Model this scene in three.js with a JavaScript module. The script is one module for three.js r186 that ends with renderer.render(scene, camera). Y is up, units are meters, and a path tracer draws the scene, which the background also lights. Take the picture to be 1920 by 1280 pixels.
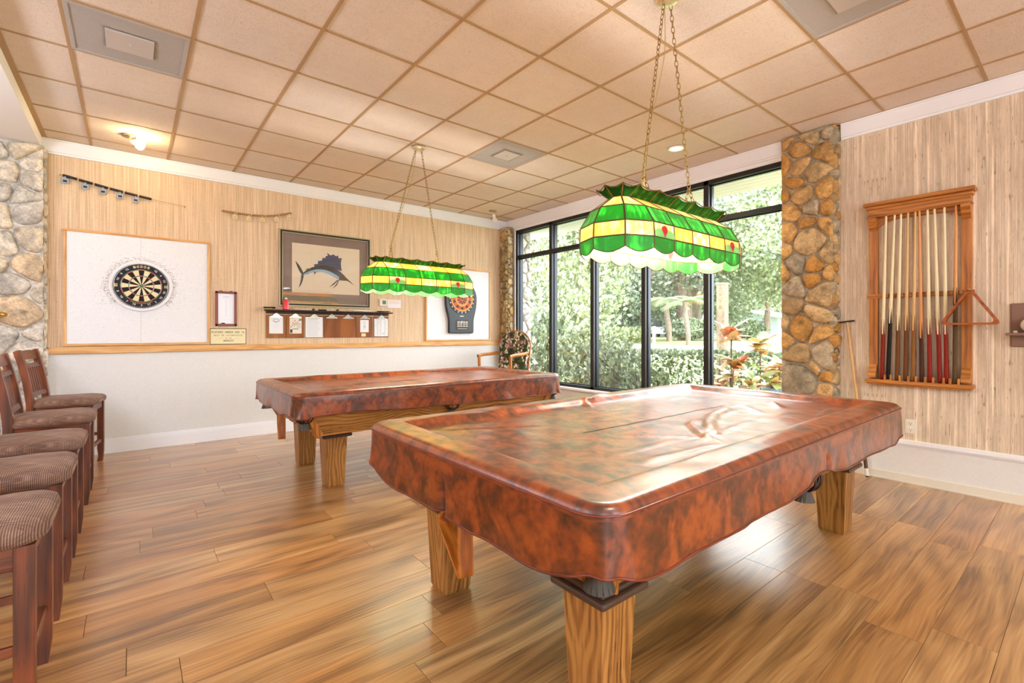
import * as THREE from 'three';
import { RoundedBoxGeometry } from 'three/addons/geometries/RoundedBoxGeometry.js';
import { mergeGeometries } from 'three/addons/utils/BufferGeometryUtils.js';
import { RectAreaLightUniformsLib } from 'three/addons/lights/RectAreaLightUniformsLib.js';

// ---------------------------------------------------------------- camera, sky, exposure
RectAreaLightUniformsLib.init();
const scene = new THREE.Scene();
const renderer = new THREE.WebGLRenderer({ antialias: true });
renderer.toneMapping = THREE.LinearToneMapping;
renderer.toneMappingExposure = 0.95;
renderer.shadowMap.enabled = true;
const FOCAL = 887, YAW = 38.8 * Math.PI / 180;
const camera = new THREE.PerspectiveCamera(2 * Math.atan(640 / FOCAL) * 180 / Math.PI, 1.5, 0.05, 300);
camera.position.set(0, 1.23, 0);
camera.lookAt(Math.sin(YAW), 1.23, -Math.cos(YAW));
camera.setViewOffset(1920, 1280, 0, 19, 1920, 1280);
scene.add(camera);
scene.background = new THREE.Color(0.93, 0.97, 1.0);      // even bright overcast
scene.backgroundIntensity = 12;

// added fill globes, out of view, brightening the ceiling and walls (glowing globe with a light of its size inside)
const FILL_GLOBES = [[-1.7, 2.3, -0.6], [-1.7, 2.3, -2.4], [-1.75, 2.3, -4.3], [-0.9, 2.35, 2.0], [1.3, 2.35, 2.0]];
const FILL_GLOBE_POWER = 3.9, DOWNLIGHT_POWER = 12, LAMP_POWER = 1.7;

const CEIL = 3.063, BACK = -6.28, RIGHT = 4.92, FRONT = 4.4, LEFT = -2.6, SOFFIT = 2.955, STEP = -0.66;
const TILE = 0.6096, GX = 1.518, GZ = -2.349;

// ---------------------------------------------------------------- helpers
function rngOf(seed) { let s = seed | 0; return () => { s = (s + 0x6d2b79f5) | 0; let t = Math.imul(s ^ (s >>> 15), 1 | s); t = (t + Math.imul(t ^ (t >>> 7), 61 | t)) ^ t; return ((t ^ (t >>> 14)) >>> 0) / 4294967296; }; }
const hash = (x, y) => { let h = Math.imul(x | 0, 374761393) + Math.imul(y | 0, 668265263) | 0; h = Math.imul(h ^ (h >>> 13), 1274126177); return ((h ^ (h >>> 16)) >>> 0) / 4294967296; };
function noise(x, y) {
  const ix = Math.floor(x), iy = Math.floor(y); let fx = x - ix, fy = y - iy;
  fx = fx * fx * (3 - 2 * fx); fy = fy * fy * (3 - 2 * fy);
  const a = hash(ix, iy), b = hash(ix + 1, iy), c = hash(ix, iy + 1), d = hash(ix + 1, iy + 1);
  return a + (b - a) * fx + (c - a) * fy + (a - b - c + d) * fx * fy;
}
const fbm = (x, y, n = 4) => { let s = 0, a = 0.5, t = 0; for (let i = 0; i < n; i++) { s += a * noise(x, y); t += a; x = x * 2.03 + 17.1; y = y * 2.03 + 9.7; a *= 0.5; } return s / t; };
const mix = (a, b, t) => a + (b - a) * t, clamp = (x, a = 0, b = 1) => Math.min(b, Math.max(a, x)), sstep = (a, b, x) => { const t = clamp((x - a) / (b - a)); return t * t * (3 - 2 * t); };
const mix3 = (a, b, t) => [mix(a[0], b[0], t), mix(a[1], b[1], t), mix(a[2], b[2], t)];
function tex(w, h, fn, sx = 1, sy = 1, srgb = true, wrap = THREE.MirroredRepeatWrapping) {       // fn(u, v) -> [r,g,b] 0..255 or a number; the tile covers sx by sy metres
  const data = new Uint8Array(w * h * 4);
  for (let y = 0; y < h; y++) for (let x = 0; x < w; x++) {
    const c = fn((x + 0.5) / w, (y + 0.5) / h), o = (y * w + x) * 4;
    if (typeof c === 'number') data[o] = data[o + 1] = data[o + 2] = clamp(c, 0, 255); else for (let k = 0; k < 3; k++) data[o + k] = clamp(c[k], 0, 255);
    data[o + 3] = 255;
  }
  const t = new THREE.DataTexture(data, w, h);
  t.magFilter = THREE.LinearFilter; t.minFilter = THREE.LinearFilter; t.wrapS = t.wrapT = wrap; t.repeat.set(1 / sx, 1 / sy);
  if (srgb) t.colorSpace = THREE.SRGBColorSpace;
  t.needsUpdate = true; return t;
}
function canvasTex(w, h, draw) {
  const c = document.createElement('canvas'); c.width = w; c.height = h; const g = c.getContext('2d'); draw(g, w, h);
  const t = new THREE.CanvasTexture(c); t.colorSpace = THREE.SRGBColorSpace; t.magFilter = THREE.LinearFilter; return t;
}
const std = (o) => new THREE.MeshStandardMaterial(o), phys = (o) => new THREE.MeshPhysicalMaterial(o);
const paint = (color, roughness = 0.6, extra = {}) => std({ color, roughness, ...extra });
// texture coordinates in metres from the object's own axes, by the side each face looks to; grain = axis along which u runs
function uvBox(g, grain = 'x', ou = 0, ov = 0) {
  if (g.index) g = g.toNonIndexed();
  const p = g.attributes.position, n = g.attributes.normal, uv = new Float32Array(p.count * 2), ax = { x: 0, y: 1, z: 2 };
  for (let i = 0; i < p.count; i += 3) {
    let m = [0, 0, 0]; for (let k = 0; k < 3; k++) { m[0] += Math.abs(n.getX(i + k)); m[1] += Math.abs(n.getY(i + k)); m[2] += Math.abs(n.getZ(i + k)); }
    const d = m.indexOf(Math.max(...m)), rest = [0, 1, 2].filter((k) => k !== d), ua = rest.includes(ax[grain]) ? ax[grain] : rest[0], va = rest.find((k) => k !== ua);
    for (let k = 0; k < 3; k++) { const q = [p.getX(i + k), p.getY(i + k), p.getZ(i + k)]; uv[(i + k) * 2] = q[ua] + ou; uv[(i + k) * 2 + 1] = q[va] + ov + d * 0.37; }
  }
  g.setAttribute('uv', new THREE.BufferAttribute(uv, 2)); return g;
}
const flat = (g) => { const r = g.index ? g.toNonIndexed() : g; for (const k of Object.keys(r.attributes)) if (!['position', 'normal', 'uv'].includes(k)) r.deleteAttribute(k); return r; };
const merge = (list) => mergeGeometries(list.map(flat));
const box = (w, h, d, x = 0, y = 0, z = 0) => { const g = new THREE.BoxGeometry(w, h, d); g.translate(x, y, z); return g; };
const rbox = (w, h, d, r = 0.004, x = 0, y = 0, z = 0, s = 2) => { const g = new RoundedBoxGeometry(w, h, d, s, Math.min(r, w / 2.01, h / 2.01, d / 2.01)); g.translate(x, y, z); return g; };
const cyl = (r0, r1, h, n = 16, x = 0, y = 0, z = 0) => { const g = new THREE.CylinderGeometry(r1, r0, h, n); g.translate(x, y, z); return g; };   // r0 bottom, r1 top, centred
const ball = (r, x = 0, y = 0, z = 0, a = 20, b = 14) => { const g = new THREE.SphereGeometry(r, a, b); g.translate(x, y, z); return g; };
const lathe = (pts, n = 24) => new THREE.LatheGeometry(pts.map((p) => new THREE.Vector2(p[0], p[1])), n);
function bar(a, b, r, n = 8, r2 = r) {                 // round bar from a to b
  const A = new THREE.Vector3(...a), B = new THREE.Vector3(...b), d = B.clone().sub(A), g = new THREE.CylinderGeometry(r2, r, d.length(), n);
  g.applyQuaternion(new THREE.Quaternion().setFromUnitVectors(new THREE.Vector3(0, 1, 0), d.normalize())); g.translate((A.x + B.x) / 2, (A.y + B.y) / 2, (A.z + B.z) / 2); return g;
}
function beam(a, b, w, h, r = 0.003) {                 // rounded rectangular bar from a to b; w across, h upwards
  const A = new THREE.Vector3(...a), B = new THREE.Vector3(...b), d = B.clone().sub(A), L = d.length(), g = rbox(w, h, L, r);
  const z = d.normalize(), up = Math.abs(z.y) > 0.9 ? new THREE.Vector3(1, 0, 0) : new THREE.Vector3(0, 1, 0), x = new THREE.Vector3().crossVectors(up, z).normalize(), y = new THREE.Vector3().crossVectors(z, x);
  g.applyMatrix4(new THREE.Matrix4().makeBasis(x, y, z)); g.translate((A.x + B.x) / 2, (A.y + B.y) / 2, (A.z + B.z) / 2); return g;
}
const tube = (pts, r, seg = 32, n = 8, closed = false) => new THREE.TubeGeometry(new THREE.CatmullRomCurve3(pts.map((p) => new THREE.Vector3(...p)), closed), seg, r, n, closed);
const extr = (shape, depth, bevel = 0, seg = 12) => new THREE.ExtrudeGeometry(shape, { depth, bevelEnabled: bevel > 0, bevelSize: bevel, bevelThickness: bevel, bevelSegments: 2, curveSegments: seg });
const poly = (pts) => { const s = new THREE.Shape(); pts.forEach((p, i) => (i ? s.lineTo(p[0], p[1]) : s.moveTo(p[0], p[1]))); s.closePath(); return s; };
const prism = (pts, depth, bevel = 0) => extr(poly(pts), depth, bevel);

const taken = new Map();
function numbered(name) { const n = taken.get(name) ?? 0; taken.set(name, n + 1); return n ? name + '_' + String(n).padStart(3, '0') : name; }
function tag(o, label, category, group, kind) { if (label) o.userData.label = label; if (category) o.userData.category = category; if (group) o.userData.group = group; if (kind) o.userData.kind = kind; return o; }
function thing(name, label, category, pos = [0, 0, 0], turn = 0, group) { const o = new THREE.Group(); o.name = numbered(name); scene.add(o); o.position.set(...pos); o.rotation.y = turn; return tag(o, label, category, group); }
function part(parent, name, g, m, label) { const o = new THREE.Mesh(g, m); o.name = name; parent.add(o); if (label) o.userData.label = label; return o; }
function single(name, g, m, label, category, pos = [0, 0, 0], turn = 0, group) { const o = new THREE.Mesh(g, m); o.name = numbered(name); scene.add(o); o.position.set(...pos); o.rotation.y = turn; return tag(o, label, category, group); }
function setting(name, label, category) { const o = new THREE.Group(); o.name = name; scene.add(o); return tag(o, label, category, null, 'structure'); }
function settingMesh(name, g, m, label, category) { const o = new THREE.Mesh(g, m); o.name = name; scene.add(o); return tag(o, label, category, null, 'structure'); }
function copyOf(root, pos, turn, label) { const r = root.clone(); r.name = numbered(root.name.replace(/_\d{3}$/, '')); r.userData = { ...root.userData }; scene.add(r); r.position.set(...pos); r.rotation.y = turn; if (label) r.userData.label = label; return r; }

// ---------------------------------------------------------------- shared wood, metal
function woodTex(w, h, sx, sy, light, mid, dark, o = {}) {        // grain along u
  const { rings = 9, streak = 60, warp = 0.5, figure = 0.5, seed = 0, pores = 0.25 } = o;
  return tex(w, h, (u, v) => {
    const x = u * sx, y = v * sy;
    const wv = fbm(x * 1.6 + seed, y * 5 + seed * 2, 3) * warp, ring = 0.5 + 0.5 * Math.sin(6.283 * ((y + wv * 0.25) * rings + fbm(x * 2.2 + seed, y * 4, 2) * 2.2));
    const fine = fbm(x * 3 + seed, y * streak + wv * 10, 3), broad = fbm(x * 0.9 + seed * 3, y * 9 + wv * 4, 3), pore = noise(x * 14, y * 420) > 0.8 ? pores : 0;
    const t = clamp(0.5 + (ring - 0.5) * figure + (fine - 0.5) * 0.9 + (broad - 0.5) * 1.3 + pore);
    return t < 0.5 ? mix3(light, mid, t * 2) : mix3(mid, dark, (t - 0.5) * 2);
  }, sx, sy);
}
const OAK_T = woodTex(512, 512, 0.9, 0.3, [186, 134, 68], [150, 99, 44], [92, 56, 20], { rings: 30, streak: 130, warp: 0.9, figure: 0.6, seed: 3, pores: 0.35 });
const oak = std({ map: OAK_T, roughness: 0.42, bumpMap: OAK_T, bumpScale: 0.0004 });
const oakCap = paint(0x4e382a, 0.4);
const honeyT = woodTex(512, 256, 0.9, 0.2, [196, 128, 52], [168, 100, 34], [122, 66, 18], { rings: 22, streak: 120, seed: 8, pores: 0.2 });
const honey = std({ map: honeyT, roughness: 0.38 });
const railWood = std({ map: woodTex(512, 128, 1.2, 0.12, [232, 184, 120], [216, 162, 96], [190, 130, 66], { rings: 14, streak: 90, seed: 12, pores: 0.1 }), roughness: 0.45 });
const cherryT = woodTex(512, 256, 0.7, 0.16, [140, 72, 28], [106, 50, 18], [64, 28, 9], { rings: 16, streak: 90, seed: 21, pores: 0.15 });
const cherry = phys({ map: cherryT, roughness: 0.4, clearcoat: 0.2, clearcoatRoughness: 0.3 });
const brass = std({ color: 0xc9a050, metalness: 1, roughness: 0.28 });
const oldBrass = std({ color: 0xa88b52, metalness: 1, roughness: 0.35 });
const chrome = std({ color: 0xc8ccd2, metalness: 1, roughness: 0.22 });
const white = paint(0xf1f0ec, 0.5), black = paint(0x16151a, 0.5), darkBronze = paint(0x1b1916, 0.42);
// ================================================================ floor
const floor = setting('floor', 'honey brown wood plank floor of the games room', 'floor');
const PLANK_T = tex(2048, 1024, (u, v) => {
  const x = u * 3.6, y = v * 1.5, cell = 0;
  const wv = fbm(x * 0.9 + 5, y * 3.2, 3), sw = fbm(x * 0.55 + 31, y * 2.4 + 7, 2);
  const swirl = 0.5 + 0.5 * Math.sin(6.283 * (y * 7 + sw * 5.2 + wv * 1.4));
  const long_ = fbm(x * 0.8 + cell, y * 26 + wv * 7, 4), fine = fbm(x * 5, y * 170 + wv * 14, 2), blot = fbm(x * 1.3 + 60, y * 4.4 + 9, 3);
  const knot = sstep(0.66, 0.8, fbm(x * 2.6 + 90, y * 9 + 4, 3));
  const t = clamp(0.42 + (long_ - 0.5) * 0.85 + (swirl - 0.5) * 0.34 + (fine - 0.5) * 0.65 + (blot - 0.5) * 0.45 + knot * 0.22);
  return t < 0.5 ? mix3([212, 169, 112], [181, 137, 84], t * 2) : mix3([181, 137, 84], [128, 92, 54], (t - 0.5) * 2);
}, 3.6, 1.5);
const plankMats = [0xffffff, 0xf2ebe2, 0xfff3e0, 0xe4d8ca, 0xf6e2c8].map((color) => phys({ map: PLANK_T, color, roughness: 0.4, clearcoat: 1, clearcoatRoughness: 0.25 }));
part(floor, 'subfloor', box(RIGHT - LEFT + 0.4, 0.2, FRONT - BACK + 0.4, (RIGHT + LEFT) / 2, -0.104, (FRONT + BACK) / 2), paint(0x5b3f26, 0.8));
{
  const R = rngOf(11), PW = 0.1935, PL = 1.22, rest = [[], []];
  for (let k = 0; ; k++) {
    const z1 = FRONT - k * PW, z0 = Math.max(BACK, z1 - PW); if (z1 <= BACK + 0.01) break;
    for (let x = LEFT - R() * PL; x < RIGHT; x += PL) {
      const a = Math.max(x, LEFT), b = Math.min(x + PL, RIGHT); if (b - a < 0.02) continue;
      const w = b - a - 0.0016, d = z1 - z0 - 0.0012, g = uvBox(rbox(w, 0.006, d, 0.0009, 0, 0, 0, 1), 'x', R() * 3.6, R() * 1.5);
      const m = Math.floor(R() * 5); g.translate((a + b) / 2, -0.003, (z0 + z1) / 2);
      if (z1 < 0.25 && b > -1.1) part(floor, 'plank', g, plankMats[m]); else rest[m % 2].push(g);
    }
  }
  part(floor, 'plank_field', merge(rest[0].concat(rest[1])), plankMats[0]).userData.kind = 'stuff';
}

// ================================================================ ceiling
const ceiling = setting('ceiling', 'suspended ceiling of beige speckled acoustic tiles in a tan grid', 'ceiling');
const tileSpeck = (u, v) => { const p = noise(u * 230, v * 230) * 0.6 + noise(u * 110 + 9, v * 110) * 0.4; return p; };
const TILE_T = tex(512, 512, (u, v) => { const p = tileSpeck(u, v), c = fbm(u * 5, v * 5, 3) - 0.5, d = p > 0.7 ? -16 : p < 0.3 ? 6 : 0; return [232 + c * 9 + d, 221 + c * 10 + d, 211 + c * 12 + d]; }, 0.61, 0.61);
const TILE_B = tex(512, 512, (u, v) => 255 * sstep(0.78, 0.62, tileSpeck(u, v)), 0.61, 0.61, false);
const tileMats = [0xffffff, 0xfaf6f1, 0xfffaf2].map((color) => std({ map: TILE_T, color, roughness: 0.95, bumpMap: TILE_B, bumpScale: 0.0012 }));
const gridMat = paint(0xb5946a, 0.6);
part(ceiling, 'deck', box(RIGHT - LEFT + 0.4, 0.2, FRONT - BACK + 0.4, (RIGHT + LEFT) / 2, CEIL + 0.16, (FRONT + BACK) / 2), paint(0xbba58a, 0.9));
const ventTiles = new Set(['-3,-3', '2,-3', '2,2']);
const tileKey = (x, z) => Math.round((x - GX) / TILE - 0.5) + ',' + Math.round((z - GZ) / TILE - 0.5);
{
  const R = rngOf(5), rest = [];
  const xs = [STEP], zs = [BACK];
  for (let i = -20; i < 20; i++) { const x = GX + i * TILE; if (x > STEP + 0.02 && x < RIGHT - 0.02) xs.push(x); }
  for (let j = -20; j < 20; j++) { const z = GZ + j * TILE; if (z > BACK + 0.02 && z < FRONT - 0.02) zs.push(z); }
  xs.push(RIGHT); zs.push(FRONT);
  const full = uvBox(box(TILE - 0.006, 0.016, TILE - 0.006), 'x', 0.3, 0.3);
  for (let i = 0; i + 1 < xs.length; i++) for (let j = 0; j + 1 < zs.length; j++) {
    const x = (xs[i] + xs[i + 1]) / 2, z = (zs[j] + zs[j + 1]) / 2, w = xs[i + 1] - xs[i], d = zs[j + 1] - zs[j];
    const whole = Math.abs(w - TILE) < 0.01 && Math.abs(d - TILE) < 0.01, key = tileKey(x, z);
    if (whole && ventTiles.has(key)) continue;
    const g = whole ? full : uvBox(box(w - 0.006, 0.016, d - 0.006), 'x', 0.3, 0.3), m = tileMats[Math.floor(R() * 3)];
    if (z < 0.35) { const t = part(ceiling, 'ceiling_tile', g, m); t.position.set(x, CEIL + 0.012 + (R() - 0.5) * 0.003, z); t.rotation.y = whole ? Math.floor(R() * 4) * Math.PI / 2 : 0; }
    else { const c = g.clone(); c.translate(x, CEIL + 0.012, z); rest.push(c); }
  }
  part(ceiling, 'tile_field', merge(rest), tileMats[0]).userData.kind = 'stuff';
  for (const x of xs) part(ceiling, 'grid_bar', box(x === STEP || x === RIGHT ? 0.036 : 0.021, 0.006, FRONT - BACK, x + (x === STEP ? 0.018 : x === RIGHT ? -0.018 : 0), CEIL + 0.001, (FRONT + BACK) / 2), gridMat);
  for (const z of zs) part(ceiling, 'grid_bar', box(RIGHT - STEP, 0.005, z === BACK || z === FRONT ? 0.036 : 0.018, (RIGHT + STEP) / 2, CEIL + 0.001, z + (z === BACK ? 0.018 : 0)), gridMat);
}
// dropped plaster soffit over the row of chairs
settingMesh('soffit', box(STEP - LEFT, 0.3, FRONT - BACK, (STEP + LEFT) / 2, SOFFIT + 0.15, (FRONT + BACK) / 2), paint(0xf3f1ee, 0.8), 'white dropped soffit beside the tiled ceiling', 'soffit');

// ================================================================ walls
const GRASS_T = tex(1024, 1024, (u, v) => {
  const x = u * 1.4, y = v * 1.8;
  const s1 = fbm(x * 220 + fbm(x * 6, y * 1.3, 2) * 1.5, y * 2.2, 3), s2 = noise(x * 520, y * 5 + 3), s3 = fbm(x * 38, y * 0.7, 2), weft = noise(x * 40, y * 420), f = noise(x * 300 + 40, y * 26);
  const fleck = f > 0.93 ? -26 : 0, k = (s1 - 0.5) * 52 + (s2 - 0.5) * 30 + (s3 - 0.5) * 3 + (weft - 0.5) * 9 + fleck;
  return [222 + k, 195 + k * 1.05, 162 + k * 1.1];
}, 1.4, 1.8);
const LINEN_T = tex(1024, 1024, (u, v) => {
  const x = u * 1.2, y = v * 1.6;
  const s1 = fbm(x * 70 + fbm(x * 4, y * 0.9, 2) * 0.6, y * 0.8, 3), s2 = noise(x * 260 + noise(x * 9, y * 2), y * 2.6), s3 = noise(x * 500, y * 40), f = noise(x * 170 + 40, y * 16), lump = fbm(x * 50, y * 7, 2);
  const light = sstep(0.56, 0.74, s1), fleck = f > 0.94 ? -46 : f > 0.89 ? -18 : 0, k = (s2 - 0.5) * 34 + (s3 - 0.5) * 15 + (lump - 0.5) * 30 + fleck + light * 30;
  return [214 + k, 195 + k * 1.03, 170 + k * 1.06];
}, 1.2, 1.6);
const LINEN_B = tex(512, 512, (u, v) => 255 * fbm(u * 1.2 * 90, v * 6, 3), 1.2, 1.6, false);
const grassPaper = std({ map: GRASS_T, roughness: 0.9 }), linenPaper = std({ map: LINEN_T, roughness: 0.9, bumpMap: LINEN_B, bumpScale: 0.001 });
const CREAM_T = tex(256, 256, (u, v) => { const k = (fbm(u * 40, v * 40, 3) - 0.5) * 7; return [229 + k, 229 + k, 227 + k]; }, 0.6, 0.6);
const cream = std({ map: CREAM_T, roughness: 0.75 });
const trimWhite = paint(0xf3f4f8, 0.4);
const wallBack = setting('wall_back', 'back wall with tan grasscloth above a cream painted dado', 'wall');
part(wallBack, 'grasscloth', uvBox(box(RIGHT + 0.15 - LEFT, CEIL + 0.2 - 1.04, 0.15, (RIGHT + 0.15 + LEFT) / 2, (CEIL + 0.2 + 1.04) / 2, BACK - 0.075), 'x'), grassPaper);
part(wallBack, 'dado', uvBox(box(RIGHT + 0.15 - LEFT, 1.04, 0.15, (RIGHT + 0.15 + LEFT) / 2, 0.52, BACK - 0.075), 'x'), cream);
// chair rail, baseboard, crown
settingMesh('trim_1', uvBox(rbox(4.77 + 0.62, 0.068, 0.022, 0.005, (4.77 - 0.62) / 2, 1.043, BACK + 0.011), 'x'), railWood, 'pale wood chair rail along the back wall', 'trim');
settingMesh('baseboard_back', merge([box(RIGHT + 0.62, 0.115, 0.016, (RIGHT - 0.62) / 2, 0.0575, BACK + 0.008), box(RIGHT + 0.62, 0.018, 0.013, (RIGHT - 0.62) / 2, 0.124, BACK + 0.0065), box(RIGHT + 0.62, 0.016, 0.008, (RIGHT - 0.62) / 2, 0.141, BACK + 0.004)]), trimWhite, 'white baseboard along the back wall', 'trim');
const crownPts = [[0, 0], [0.016, 0], [0.02, 0.014], [0.03, 0.026], [0.03, 0.122], [0.036, 0.126], [0.036, 0.14], [0, 0.14]];
{ const g = prism(crownPts, RIGHT - STEP); g.rotateY(Math.PI / 2); g.scale(1, 1, -1); g.rotateY(0); g.translate(STEP, CEIL - 0.14, BACK); g.computeVertexNormals();
  settingMesh('trim_2', merge([box(RIGHT - STEP, 0.122, 0.03, (RIGHT + STEP) / 2, CEIL - 0.06, BACK + 0.015), box(RIGHT - STEP, 0.024, 0.018, (RIGHT + STEP) / 2, CEIL - 0.128, BACK + 0.009), box(RIGHT - STEP, 0.014, 0.038, (RIGHT + STEP) / 2, CEIL - 0.008, BACK + 0.019)]), trimWhite, 'white crown board along the top of the back wall', 'trim'); }
const crownRight = (z0, z1, n) => settingMesh(n, merge([box(0.03, 0.122, z1 - z0, RIGHT - 0.015, CEIL - 0.06, (z0 + z1) / 2), box(0.018, 0.02, z1 - z0, RIGHT - 0.009, CEIL - 0.13, (z0 + z1) / 2), box(0.038, 0.014, z1 - z0, RIGHT - 0.019, CEIL - 0.008, (z0 + z1) / 2)]), trimWhite, n === 'trim_3' ? 'white crown board above the tall window' : 'white crown board above the cue rack', 'trim');
crownRight(BACK + 0.03, -1.93, 'trim_3'); crownRight(-1.44, FRONT, 'trim_4');

// right wall: papered pier, window opening WZ0..WZ1, sill WY0, head WY1
const WZ0 = -6.04, WZ1 = -1.88, WY0 = 0.42, WY1 = 2.885;
const wallRight = setting('wall_right', 'right wall with striped linen wallpaper round the tall window', 'wall');
part(wallRight, 'linen_wallpaper', uvBox(box(0.15, CEIL + 0.2 - 0.335, FRONT + 0.15 - WZ1, RIGHT + 0.075, (CEIL + 0.2 + 0.335) / 2, (FRONT + 0.15 + WZ1) / 2), 'z'), linenPaper);
part(wallRight, 'dado', uvBox(box(0.15, 0.335, FRONT + 0.15 - WZ1, RIGHT + 0.075, 0.1675, (FRONT + 0.15 + WZ1) / 2), 'z'), cream);
part(wallRight, 'wall_under_window', uvBox(box(0.15, WY0, WZ1 - WZ0, RIGHT + 0.075, WY0 / 2, (WZ0 + WZ1) / 2), 'z'), cream);
part(wallRight, 'header', box(0.15, CEIL + 0.2 - WY1, WZ1 - WZ0, RIGHT + 0.075, (CEIL + 0.2 + WY1) / 2, (WZ0 + WZ1) / 2), trimWhite);
part(wallRight, 'corner_pier', box(0.15, CEIL + 0.2, WZ0 - BACK, RIGHT + 0.075, (CEIL + 0.2) / 2, (WZ0 + BACK) / 2), cream);
settingMesh('trim_5', merge([rbox(0.022, 0.036, FRONT + 1.44, 0.004, RIGHT - 0.011, 0.331, (FRONT - 1.44) / 2), box(0.012, 0.012, FRONT + 1.44, RIGHT - 0.006, 0.308, (FRONT - 1.44) / 2)]), trimWhite, 'white moulding under the striped wallpaper', 'trim');
settingMesh('baseboard_right', merge([rbox(0.012, 0.068, FRONT + 1.44, 0.003, RIGHT - 0.006, 0.034, (FRONT - 1.44) / 2), box(0.02, 0.012, FRONT + 1.44, RIGHT - 0.01, 0.006, (FRONT - 1.44) / 2)]), paint(0xe6e1d2, 0.55), 'cream baseboard under the cue rack wall', 'trim');
// walls that close the hall behind the camera; three tall windows there, out of view, let in sky light
const wallLeft = setting('wall_left', 'grasscloth wall closing the hall to the left', 'wall');
part(wallLeft, 'grasscloth', uvBox(box(0.15, CEIL + 0.2, FRONT - BACK + 0.3, LEFT - 0.075, (CEIL + 0.2) / 2, (FRONT + BACK) / 2), 'z'), grassPaper);
const wallFront = setting('wall_front', 'cream wall with three tall windows behind the camera', 'wall');
{
  const win = [[-1.9, -0.7], [0.9, 2.1], [3.0, 4.2]], y0 = 0.5, y1 = 2.75, seg = [];
  let x = LEFT - 0.15; for (const [a, b] of win) { seg.push(box(a - x, CEIL + 0.2, 0.15, (a + x) / 2, (CEIL + 0.2) / 2, FRONT + 0.075), box(b - a, y0, 0.15, (a + b) / 2, y0 / 2, FRONT + 0.075), box(b - a, CEIL + 0.2 - y1, 0.15, (a + b) / 2, (CEIL + 0.2 + y1) / 2, FRONT + 0.075)); x = b; }
  seg.push(box(RIGHT + 0.15 - x, CEIL + 0.2, 0.15, (RIGHT + 0.15 + x) / 2, (CEIL + 0.2) / 2, FRONT + 0.075));
  part(wallFront, 'plaster', merge(seg), cream);
  win.forEach(([a, b], i) => {
    const w = setting('window_' + (i + 2), ['unseen tall white framed window in the front wall nearest the chairs', 'unseen middle white framed window in the front wall', 'unseen white framed window in the front wall nearest the right wall'][i], 'window');
    part(w, 'window_frame', merge([box(0.06, y1 - y0, 0.1, a + 0.03, (y0 + y1) / 2, FRONT + 0.07), box(0.06, y1 - y0, 0.1, b - 0.03, (y0 + y1) / 2, FRONT + 0.07), box(b - a, 0.06, 0.1, (a + b) / 2, y0 + 0.03, FRONT + 0.07), box(b - a, 0.06, 0.1, (a + b) / 2, y1 - 0.03, FRONT + 0.07), box(b - a, 0.04, 0.06, (a + b) / 2, (y0 + y1) / 2, FRONT + 0.07)]), trimWhite);
    part(w, 'pane', box(b - a - 0.12, y1 - y0 - 0.12, 0.005, (a + b) / 2, (y0 + y1) / 2, FRONT + 0.07), glassPane());
  });
}
function glassPane() { return glassPane.m ??= phys({ color: 0xffffff, transmission: 1, thickness: 0, roughness: 0, ior: 1.5, side: THREE.DoubleSide }); }

// ================================================================ the tall window
const window1 = setting('window_1', 'tall dark bronze framed window with five bays and transom lights', 'window');
{
  const zs = [WZ0, -5.2, -4.375, -3.54, -2.72, WZ1], xc = RIGHT + 0.065, dp = 0.12, TY = 2.445;
  for (let i = 1; i < 5; i++) part(window1, 'mullion', rbox(dp, WY1 - WY0, 0.058, 0.003, xc, (WY0 + WY1) / 2, zs[i]), darkBronze);
  part(window1, 'jamb', rbox(dp, WY1 - WY0, 0.06, 0.003, xc, (WY0 + WY1) / 2, WZ0 + 0.03), darkBronze);
  part(window1, 'jamb', rbox(dp, WY1 - WY0, 0.06, 0.003, xc, (WY0 + WY1) / 2, WZ1 - 0.03), darkBronze);
  part(window1, 'head', rbox(dp, 0.05, WZ1 - WZ0, 0.003, xc, WY1 - 0.025, (WZ0 + WZ1) / 2), darkBronze);
  part(window1, 'bottom_rail', rbox(dp, 0.05, WZ1 - WZ0, 0.003, xc, WY0 + 0.025, (WZ0 + WZ1) / 2), darkBronze);
  part(window1, 'sill', rbox(0.09, 0.03, WZ1 - WZ0 - 0.1, 0.006, RIGHT - 0.03, WY0 - 0.005, (WZ0 + WZ1) / 2), trimWhite, 'white painted sill');
  const lip = paint(0x2a3444, 0.3, { metalness: 0.6 });
  for (let i = 0; i < 5; i++) {
    const a = zs[i] + (i ? 0.029 : 0.06), b = zs[i + 1] - (i === 4 ? 0.06 : 0.029), zc = (a + b) / 2;
    part(window1, 'transom_bar', rbox(dp - 0.01, 0.05, b - a, 0.003, xc, TY, zc), darkBronze);
    for (const [y0, y1] of [[WY0 + 0.05, TY - 0.025], [TY + 0.025, WY1 - 0.05]]) {
      const s = part(window1, 'pane', box(0.006, y1 - y0, b - a, xc + 0.01, (y0 + y1) / 2, zc), glassPane());
      part(s, 'glazing_bead', merge([box(0.02, y1 - y0, 0.012, xc - 0.002, (y0 + y1) / 2, a + 0.006), box(0.02, y1 - y0, 0.012, xc - 0.002, (y0 + y1) / 2, b - 0.006), box(0.02, 0.012, b - a, xc - 0.002, y0 + 0.006, zc), box(0.02, 0.012, b - a, xc - 0.002, y1 - 0.006, zc)]), lip);
    }
  }
  part(window1, 'corner_bead', rbox(0.018, WY1 - 0.02, 0.018, 0.004, RIGHT - 0.012, WY1 / 2, WZ0 + 0.02), trimWhite);
}

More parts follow.
